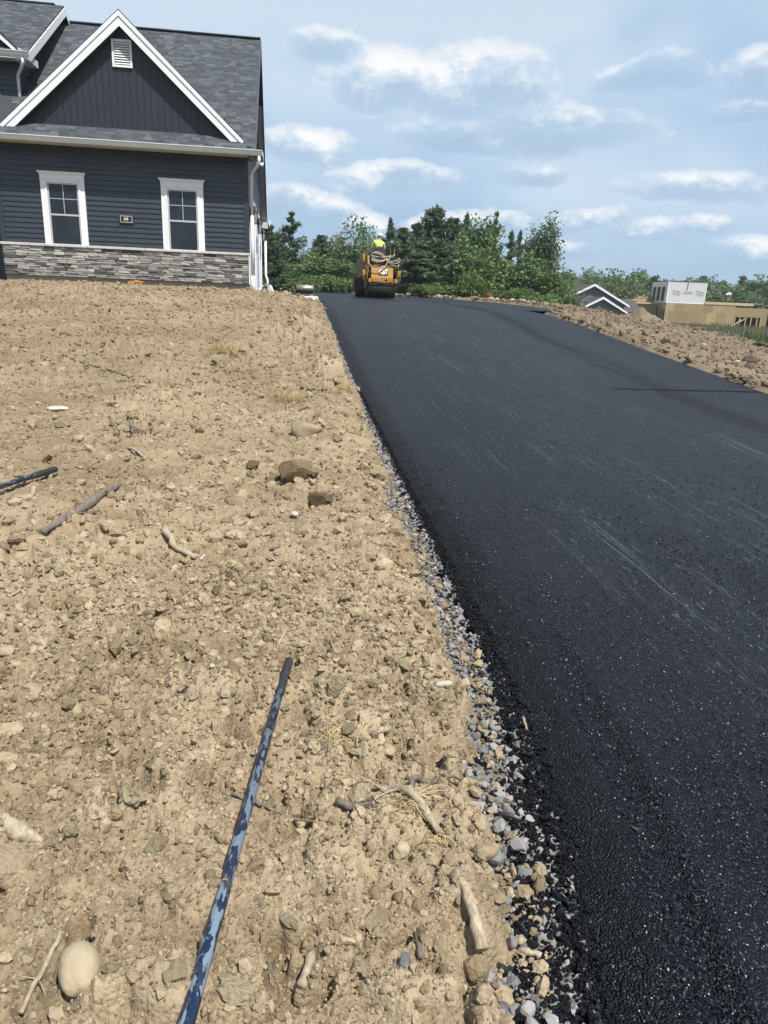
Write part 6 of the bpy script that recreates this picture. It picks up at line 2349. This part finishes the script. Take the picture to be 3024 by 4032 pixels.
def stick(name, pts, rads, mat, label, cat="stick", seg=8, twigs=(), lift=1.15, wob=.0014):
    P3 = []
    for i, p in enumerate(pts):
        r_ = rads[i] if hasattr(rads, '__len__') else rads
        z = p[2] if len(p) > 2 else max(soil_z(p[0], p[1]), float(land_z(np.array([p[0]]), np.array([p[1]]))[0]) + .02) + r_ * lift + .003
        P3.append((p[0], p[1], z))
    cps = catmull(P3, 5)
    rr2 = rads if hasattr(rads, '__len__') else [rads] * len(pts)
    rads2 = np.interp(np.linspace(0, len(pts) - 1, len(cps)), range(len(pts)), rr2)
    o0 = Vector(P3[0])
    rs = np.random.default_rng(int(abs(P3[0][0]) * 1e4) % 9999)
    rads2 = rads2 * rs.uniform(.72, 1.18, len(cps)) * .9
    b = MB(o0).tube([Vector(c) + Vector(rs.normal(0, wob, 3)) for c in cps], list(rads2), seg)
    for (i, d, L, r_) in twigs:
        a = Vector(cps[min(i, len(cps) - 1)])
        dv = Vector(d).normalized()
        b.tube([a, a + dv * L * .5 + Vector((0, 0, .004)), a + dv * L], [r_, r_ * .7, r_ * .35], 5)
    return tag(b.build(name, mat, None, True, loc=o0), label, cat)


stick("log", [(.398, 1.325), (.410, 1.25), (.421, 1.16)], [.010, .016, .018], M_WOODPALE, "pale mud covered log lying towards the asphalt", "log", 10, lift=.5)
stick("branch", [(.247, 1.67), (.275, 1.63), (.325, 1.575), (.388, 1.475)], [.007, .012, .014, .011], M_WOODPALE, "thick pale dead branch beside the grass roots", "branch", 10, [(4, (-1, .3, .5), .10, .004), (8, (-.6, -.5, .2), .09, .004)])
stick("branch", [(.135, 1.62), (.18, 1.58), (.228, 1.53)], [.013, .013, .008], M_WOODGREY, "short grey branch left of the thick pale one", "branch", 8, [(3, (1, .1, .1), .10, .003)])
stick("branch", [(.228, 1.572), (.30, 1.582), (.345, 1.60)], [.007, .006, .004], M_WOODPALE, "thin cross stick between the two dead branches", "stick", 6)
stick("stick", [(-.154, 1.68), (-.10, 1.652), (-.056, 1.632), (.02, 1.60), (.108, 1.557)], [.006, .0065, .006, .005, .003], M_WOODGREY, "thin grey stick passing under the blue pole", "stick", 6, [(9, (.3, 1, .3), .05, .002)])
stick("branch", [(.330, 1.595), (.352, 1.66), (.40, 1.672), (.452, 1.676), (.50, 1.70)], [.010, .011, .010, .008, .003], M_WOODGREY, "curved grey branch near the gravel with split end", "branch", 7, [(14, (1, .3, .5), .05, .003), (12, (.5, 1, .2), .05, .003)])
stick("wood_chip", [(.258, 1.828), (.285, 1.875), (.318, 1.91)], [.004, .013, .010], M_WOODPALE, "short leaf shaped wood chip right of the straw", "wood chip", 6, lift=1.3)
stick("straw", [(.229, 1.879), (.205, 1.82), (.188, 1.766)], .003, M_STRAW, "flat straw stem left of the wood chip", "straw", 5)
stick("plank_scrap", [(.281, 1.210), (.277, 1.134)], .007, M_WOODGREY, "narrow dark edged strip of wood standing along the view", "wood strip", 4)
stick("wood_chunk", [(.030, 1.115), (.052, 1.190)], .0125, M_WOODPALE, "blocky pale chunk of wood right of the pole", "wood chunk", 5, lift=.4)
stick("wood_chip", [(.500, 1.150), (.543, 1.130)], .009, M_WOODPALE, "pale wood chip on the spilled asphalt", "wood chip", 5, lift=1.5)
stick("twig", [(-.512, 1.11), (-.503, 1.18), (-.486, 1.278)], [.0055, .006, .006], M_WOODPALE, "tan forked twig beside the egg shaped stone", "twig", 7, [(5, (.5, -.8, .2), .06, .0025), (5, (-1, -.1, .3), .05, .002)])
stick("root", [(-.028, 1.36), (-.052, 1.33), (-.061, 1.29), (-.052, 1.207), (-.025, 1.139)], [.0022, .0025, .003, .003, .002], M_WOODGREY, "long curved thin root right of the blue pole", "root", 5)
stick("stump", [(-.735, 1.64), (-.685, 1.60), (-.612, 1.565)], [.012, .030, .008], M_WOODPALE, "pale splintered wood piece at the left edge", "wood piece", 7, lift=.1)
stick("branch", [(-1.285, 3.76), (-1.245, 3.95), (-1.20, 4.15), (-1.14, 4.40), (-1.08, 4.66)], [.020, .026, .034, .030, .020], M_WOODGREY, "thick broken branch lying near the second blue pole", "branch", 9,
      [(12, (-.6, .8, .5), .12, .006), (15, (.6, .6, .4), .10, .005), (8, (.9, .2, .1), .16, .006)], lift=.7)
stick("wood_stub", [(-1.60, 4.62), (-1.56, 4.47)], [.020, .018], M_WOODPALE, "stubby pale wood piece below the second pole", "wood piece", 7)
stick("stick", [(-.653, 3.712), (-.60, 3.62), (-.573, 3.542), (-.458, 3.434)], [.022, .020, .019, .013], M_WOODPALE, "bone like bent pale stick in the middle of the soil", "stick", 8)
stick("twig", [(-1.245, 5.677), (-1.14, 5.5), (-1.038, 5.322)], [.010, .012, .008], M_WOODPALE, "pale twig below the dark tangle of twigs", "twig", 6)
stick("stick", [(-.036, 2.54), (-.002, 2.68)], .007, M_WOODPALE, "short tan stick above the pole grip", "stick", 6)
stick("stick", [(.16, 2.582), (.187, 2.437)], .006, M_WOODPALE, "short split stick right of the pole grip", "stick", 5)
stick("straw", [(-.434, 3.444), (-.423, 3.521)], .003, M_CAPW, "white plastic straw piece by the bent pale stick", "plastic piece", 5, lift=2)
stick("wood_chip", [(.786, 2.0), (.775, 1.93)], .005, M_WOODPALE, "tan chip lying on the dark edge of the asphalt", "wood chip", 5, lift=4)
stick("stick", [(-2.6, 9.6), (-2.1, 9.2), (-1.75, 8.7)], [.014, .012, .008], M_WOODGREY, "curved dry stick far out on the soil", "stick", 6)
stick("stick", [(.1, 9.4), (.42, 9.5)], [.012, .008], M_WOODPALE, "short dry stick near the gravel beyond the grass tufts", "stick", 6)

# dark tangle of twigs
tg = MB((-1.26, 6.12, .17))
rw = np.random.default_rng(3)
for i in range(16):
    a = Vector((-1.26 + rw.normal(0, .08), 6.12 + rw.normal(0, .05), soil_z(-1.26, 6.12) + .02))
    d = Vector((rw.normal(0, 1), rw.normal(0, .6), abs(rw.normal(0, .5)))).normalized() * rw.uniform(.08, .2)
    tg.tube([a, a + d * .5 + Vector((0, 0, .01)), a + d], [.006, .005, .002], 5)
tag(tg.build("twig_tangle", M_WOODGREY, None, True, loc=(-1.26, 6.12, .17)), "dark tangle of dead twigs on the left part of the soil", "twigs")


def tuft(x, y, n, L, spread_, label, seed, flat=.5):
    rs = np.random.default_rng(seed)
    z0 = soil_z(x, y) - .005
    b = MB((x, y, z0))
    for i in range(n):
        a = rs.uniform(0, 6.28)
        p = Vector((x + rs.normal(0, spread_), y + rs.normal(0, spread_), z0))
        d = Vector((math.cos(a), math.sin(a), rs.uniform(.15, 1.0) * (1 - flat) + .1)).normalized() * L * rs.uniform(.5, 1.2)
        b.tube([p, p + d * .55 + Vector((0, 0, L * .10)), p + d + Vector((0, 0, -L * .08))], [.0012 + L * .006, .001 + L * .005, .0005], 3, False)
    return tag(b.build("grass_tuft", M_STRAW, None, loc=(x, y, z0)), label, "grass tuft")


tuft(-.885, 10.36, 150, .24, .10, "dry grass tuft farthest up the bare soil", 1, .35)
tuft(.05, 7.84, 170, .20, .08, "dry grass tuft in front of the large flat boulder's far side", 2, .35)
tuft(.66, 8.33, 110, .12, .05, "dry grass tuft hanging over the gravel at the asphalt edge", 3, .35)
tuft(.14, 1.85, 60, .055, .022, "small bleached straw tuft right of the pole", 4, .75)
tuft(.325, 1.555, 70, .07, .020, "fine roots and straw under the thick dead branch", 5, .7)
tuft(.36, 1.50, 40, .06, .015, "thin straw wisps right of the upright tan rock", 6, .6)

# orange cloth half buried by the foundation
oc = soil_z(-4.05, 20.6)
v, f = rock_base(3, 3131, 0, .4, 2.2)
tag(obj("cloth", mesh_np("cloth", v * np.array([.20, .10, .075]), f, True), M_ORANGE, None, (-4.05, 20.85, land_z(np.array([-4.05]), np.array([20.85]))[0] + .09)),
    "crumpled orange cloth half buried beside the foundation", "cloth")

# ------------------------------------------------------------------ the two lute poles
def pole(name, a, b, rad, label, head=True, grip=.115, taper=0.0):
    a, b = Vector(a), Vector(b)
    d = (b - a).normalized()
    t = thing(name, a, label, "pole")
    MB(a).tube([a, a + d * .012, a + d * .014], [rad * .55, rad * .78, rad * .80], 14).build("end_cap", M_ALU, t, True)
    MB(a).tube([a + d * .011, a + d * .016, a + d * (grip - .01), a + d * grip], [rad * 1.12, rad * 1.22, rad * 1.24, rad * 1.12], 16).build("grip", M_RUBBER, t, True)
    L = (b - a).length
    me = MB().tube([(0, 0, grip - .001), (0, 0, L)], [rad, rad + taper * (L - grip)], 20).mesh("shaft", True)
    s = obj("shaft", me, M_POLE, t)
    s.rotation_mode = 'QUATERNION'
    s.rotation_quaternion = d.to_track_quat('Z', 'Y')
    return t, d


ga = Vector((.008, 2.36, soil_z(.008, 2.36) + .029))
gb = Vector((-.179, 1.058, soil_z(-.179, 1.058) + .037))
ge = ga + (gb - ga) * 1.75
p1, d1 = pole("rake_pole", ga, ge, .0128, "long blue pole with flaking paint and charcoal grip lying beside the gravel", grip=.235, taper=.0031)
# head of the lute, outside the picture: board on the ground with two braces
hd = MB(ga)
hx, hy = ge.x, ge.y - .10
zb = soil_z(hx, max(hy, .5)) - .01
hd.box(hx - .45, hx + .45, hy - .02, hy + .02, zb, zb + .10).beam((hx - .2, hy, zb + .09), ge, .02, .02).beam((hx + .2, hy, zb + .09), ge, .02, .02).beam((hx, hy, zb + .09), ge, .03, .03)
hd.build("head", M_ALU, p1)
ha = Vector((-1.575, 5.02, soil_z(-1.575, 5.02) + .055))
hbp = Vector((-1.80, 4.40, .17))
hbp = ha + (hbp - ha).normalized() * 1.5
hbp.z = max(hbp.z, soil_z(hbp.x, hbp.y) + .05)
p2, d2 = pole("rake_pole", ha, hbp, .017, "second blue pole with dark grip at the left edge of the soil", grip=.24)
hd = MB(ha)
q = Vector((hbp.x, hbp.y, soil_z(hbp.x, hbp.y)))
hd.box(q.x - .4, q.x + .4, q.y - .02, q.y + .02, q.z - .02, q.z + .08).beam((q.x, q.y, q.z + .06), hbp, .03, .03)
hd.build("head", M_ALU, p2)

# ------------------------------------------------------------------ thin summer haze
HD = 0.00055
hm_ = bpy.data.materials.new("haze_air")
hm_.use_nodes = True
nt = hm_.node_tree
nt.nodes.clear()
ho = nt.nodes.new('ShaderNodeOutputMaterial')
hv = nt.nodes.new('ShaderNodeVolumePrincipled')
hv.inputs['Color'].default_value = (0.90, 0.95, 1.0, 1)
hv.inputs['Density'].default_value = HD
hv.inputs['Anisotropy'].default_value = 0.2
nt.links.new(hv.outputs[0], ho.inputs['Volume'])
tag(MB().box(-905, 905, -505, 1505, -14.0, 13.0).build("haze", hm_), kind='stuff')
scene.cycles.volume_bounces = 0

# ------------------------------------------------------------------ labels that single out the loose clods and the edging stones
MARKS = [("egg shaped stone", -.411, 1.15), ("dark upright stone", .203, 1.318), ("upright tan rock", .282, 1.425), ("flat topped boulder", .151, 6.18),
         ("clod beyond the grip", .166, 2.13), ("dark oblong clod", .217, 4.26), ("dark brown clod", -.257, 5.10), ("broad lumpy clod", .085, 4.72),
         ("pale wedge slab", .548, 2.17), ("flat pale stone far left", -2.209, 7.24), ("greyish clod far left", -1.936, 6.48), ("rounded dark bottomed clod", -.407, 1.655),
         ("white cube like pebble", -.259, 2.25), ("white pebble by the branch", -.911, 3.53), ("pole grip", .008, 2.36), ("mud covered log", .41, 1.25),
         ("thick pale dead branch", .30, 1.60), ("leaf shaped wood chip", .285, 1.88), ("blocky wood chunk", .04, 1.15), ("forked twig", -.50, 1.20),
         ("pale splintered wood piece", -.69, 1.60), ("thick broken branch", -1.20, 4.15), ("second blue pole", -1.60, 4.9), ("bone like bent stick", -.57, 3.55),
         ("dark tangle of twigs", -1.26, 6.12), ("small dark clod", -.27, 3.19), ("curved thin root", -.05, 1.25), ("middle grass tuft", .05, 7.84),
         ("short stick above the grip", -.02, 2.6), ("short split stick", .17, 2.5), ("pale twig by the tangle", -1.14, 5.5)]
ORD = ["", "second ", "third ", "fourth ", "fifth ", "sixth ", "seventh ", "eighth ", "ninth ", "tenth "]
bucket = {}
for (o, x, y, s_) in LOOSE:
    k = min(MARKS, key=lambda m: math.hypot(x - m[1], (y - m[2]) * .8))
    dx, dy = x - k[1], y - k[2]
    rel = ("right of" if dx > 0 else "left of") if abs(dx) > abs(dy) * .7 else ("beyond" if dy > 0 else "in front of")
    r_ = s_ / (.80 + .20 * y)
    size = "small" if r_ < .0115 else ("medium" if r_ < .0155 else "large")
    bucket.setdefault((size, rel, k[0]), []).append((math.hypot(dx, dy), o))
for (size, rel, nm), lst in bucket.items():
    lst.sort(key=lambda t: t[0])
    for i, (_, o) in enumerate(lst[:10]):
        o['label'] = "%s%s tan soil clod %s the %s" % (ORD[i] + ("nearest " if len(lst) > 1 else ""), size, rel, nm)
ST = [o for o in scene.objects if o.name.split('.')[0] == "edging_stone"]
EM = [("small steel drum", .74, 32.0), ("road roller", 4.9, 42.0), ("rounded boulder", 7.62, 40.0), ("rusty barrel", 10.55, 38.5), ("corner of the soil bank", 8.4, 20.2)]
bucket = {}
for o in ST:
    ax = math.atan2(o.location.x, o.location.y)
    k = min(EM, key=lambda m: abs(ax - math.atan2(m[1], m[2])))
    d_ = ax - math.atan2(k[1], k[2])
    bucket.setdefault((k[0], "right" if d_ > 0 else "left"), []).append((abs(d_), o))
for (nm, side_), lst in bucket.items():
    lst.sort(key=lambda t: t[0])
    for i, (_, o) in enumerate(lst[:10]):
        o['label'] = "%stan edging stone to the %s of the %s" % ((ORD[i] or "first "), side_, nm)
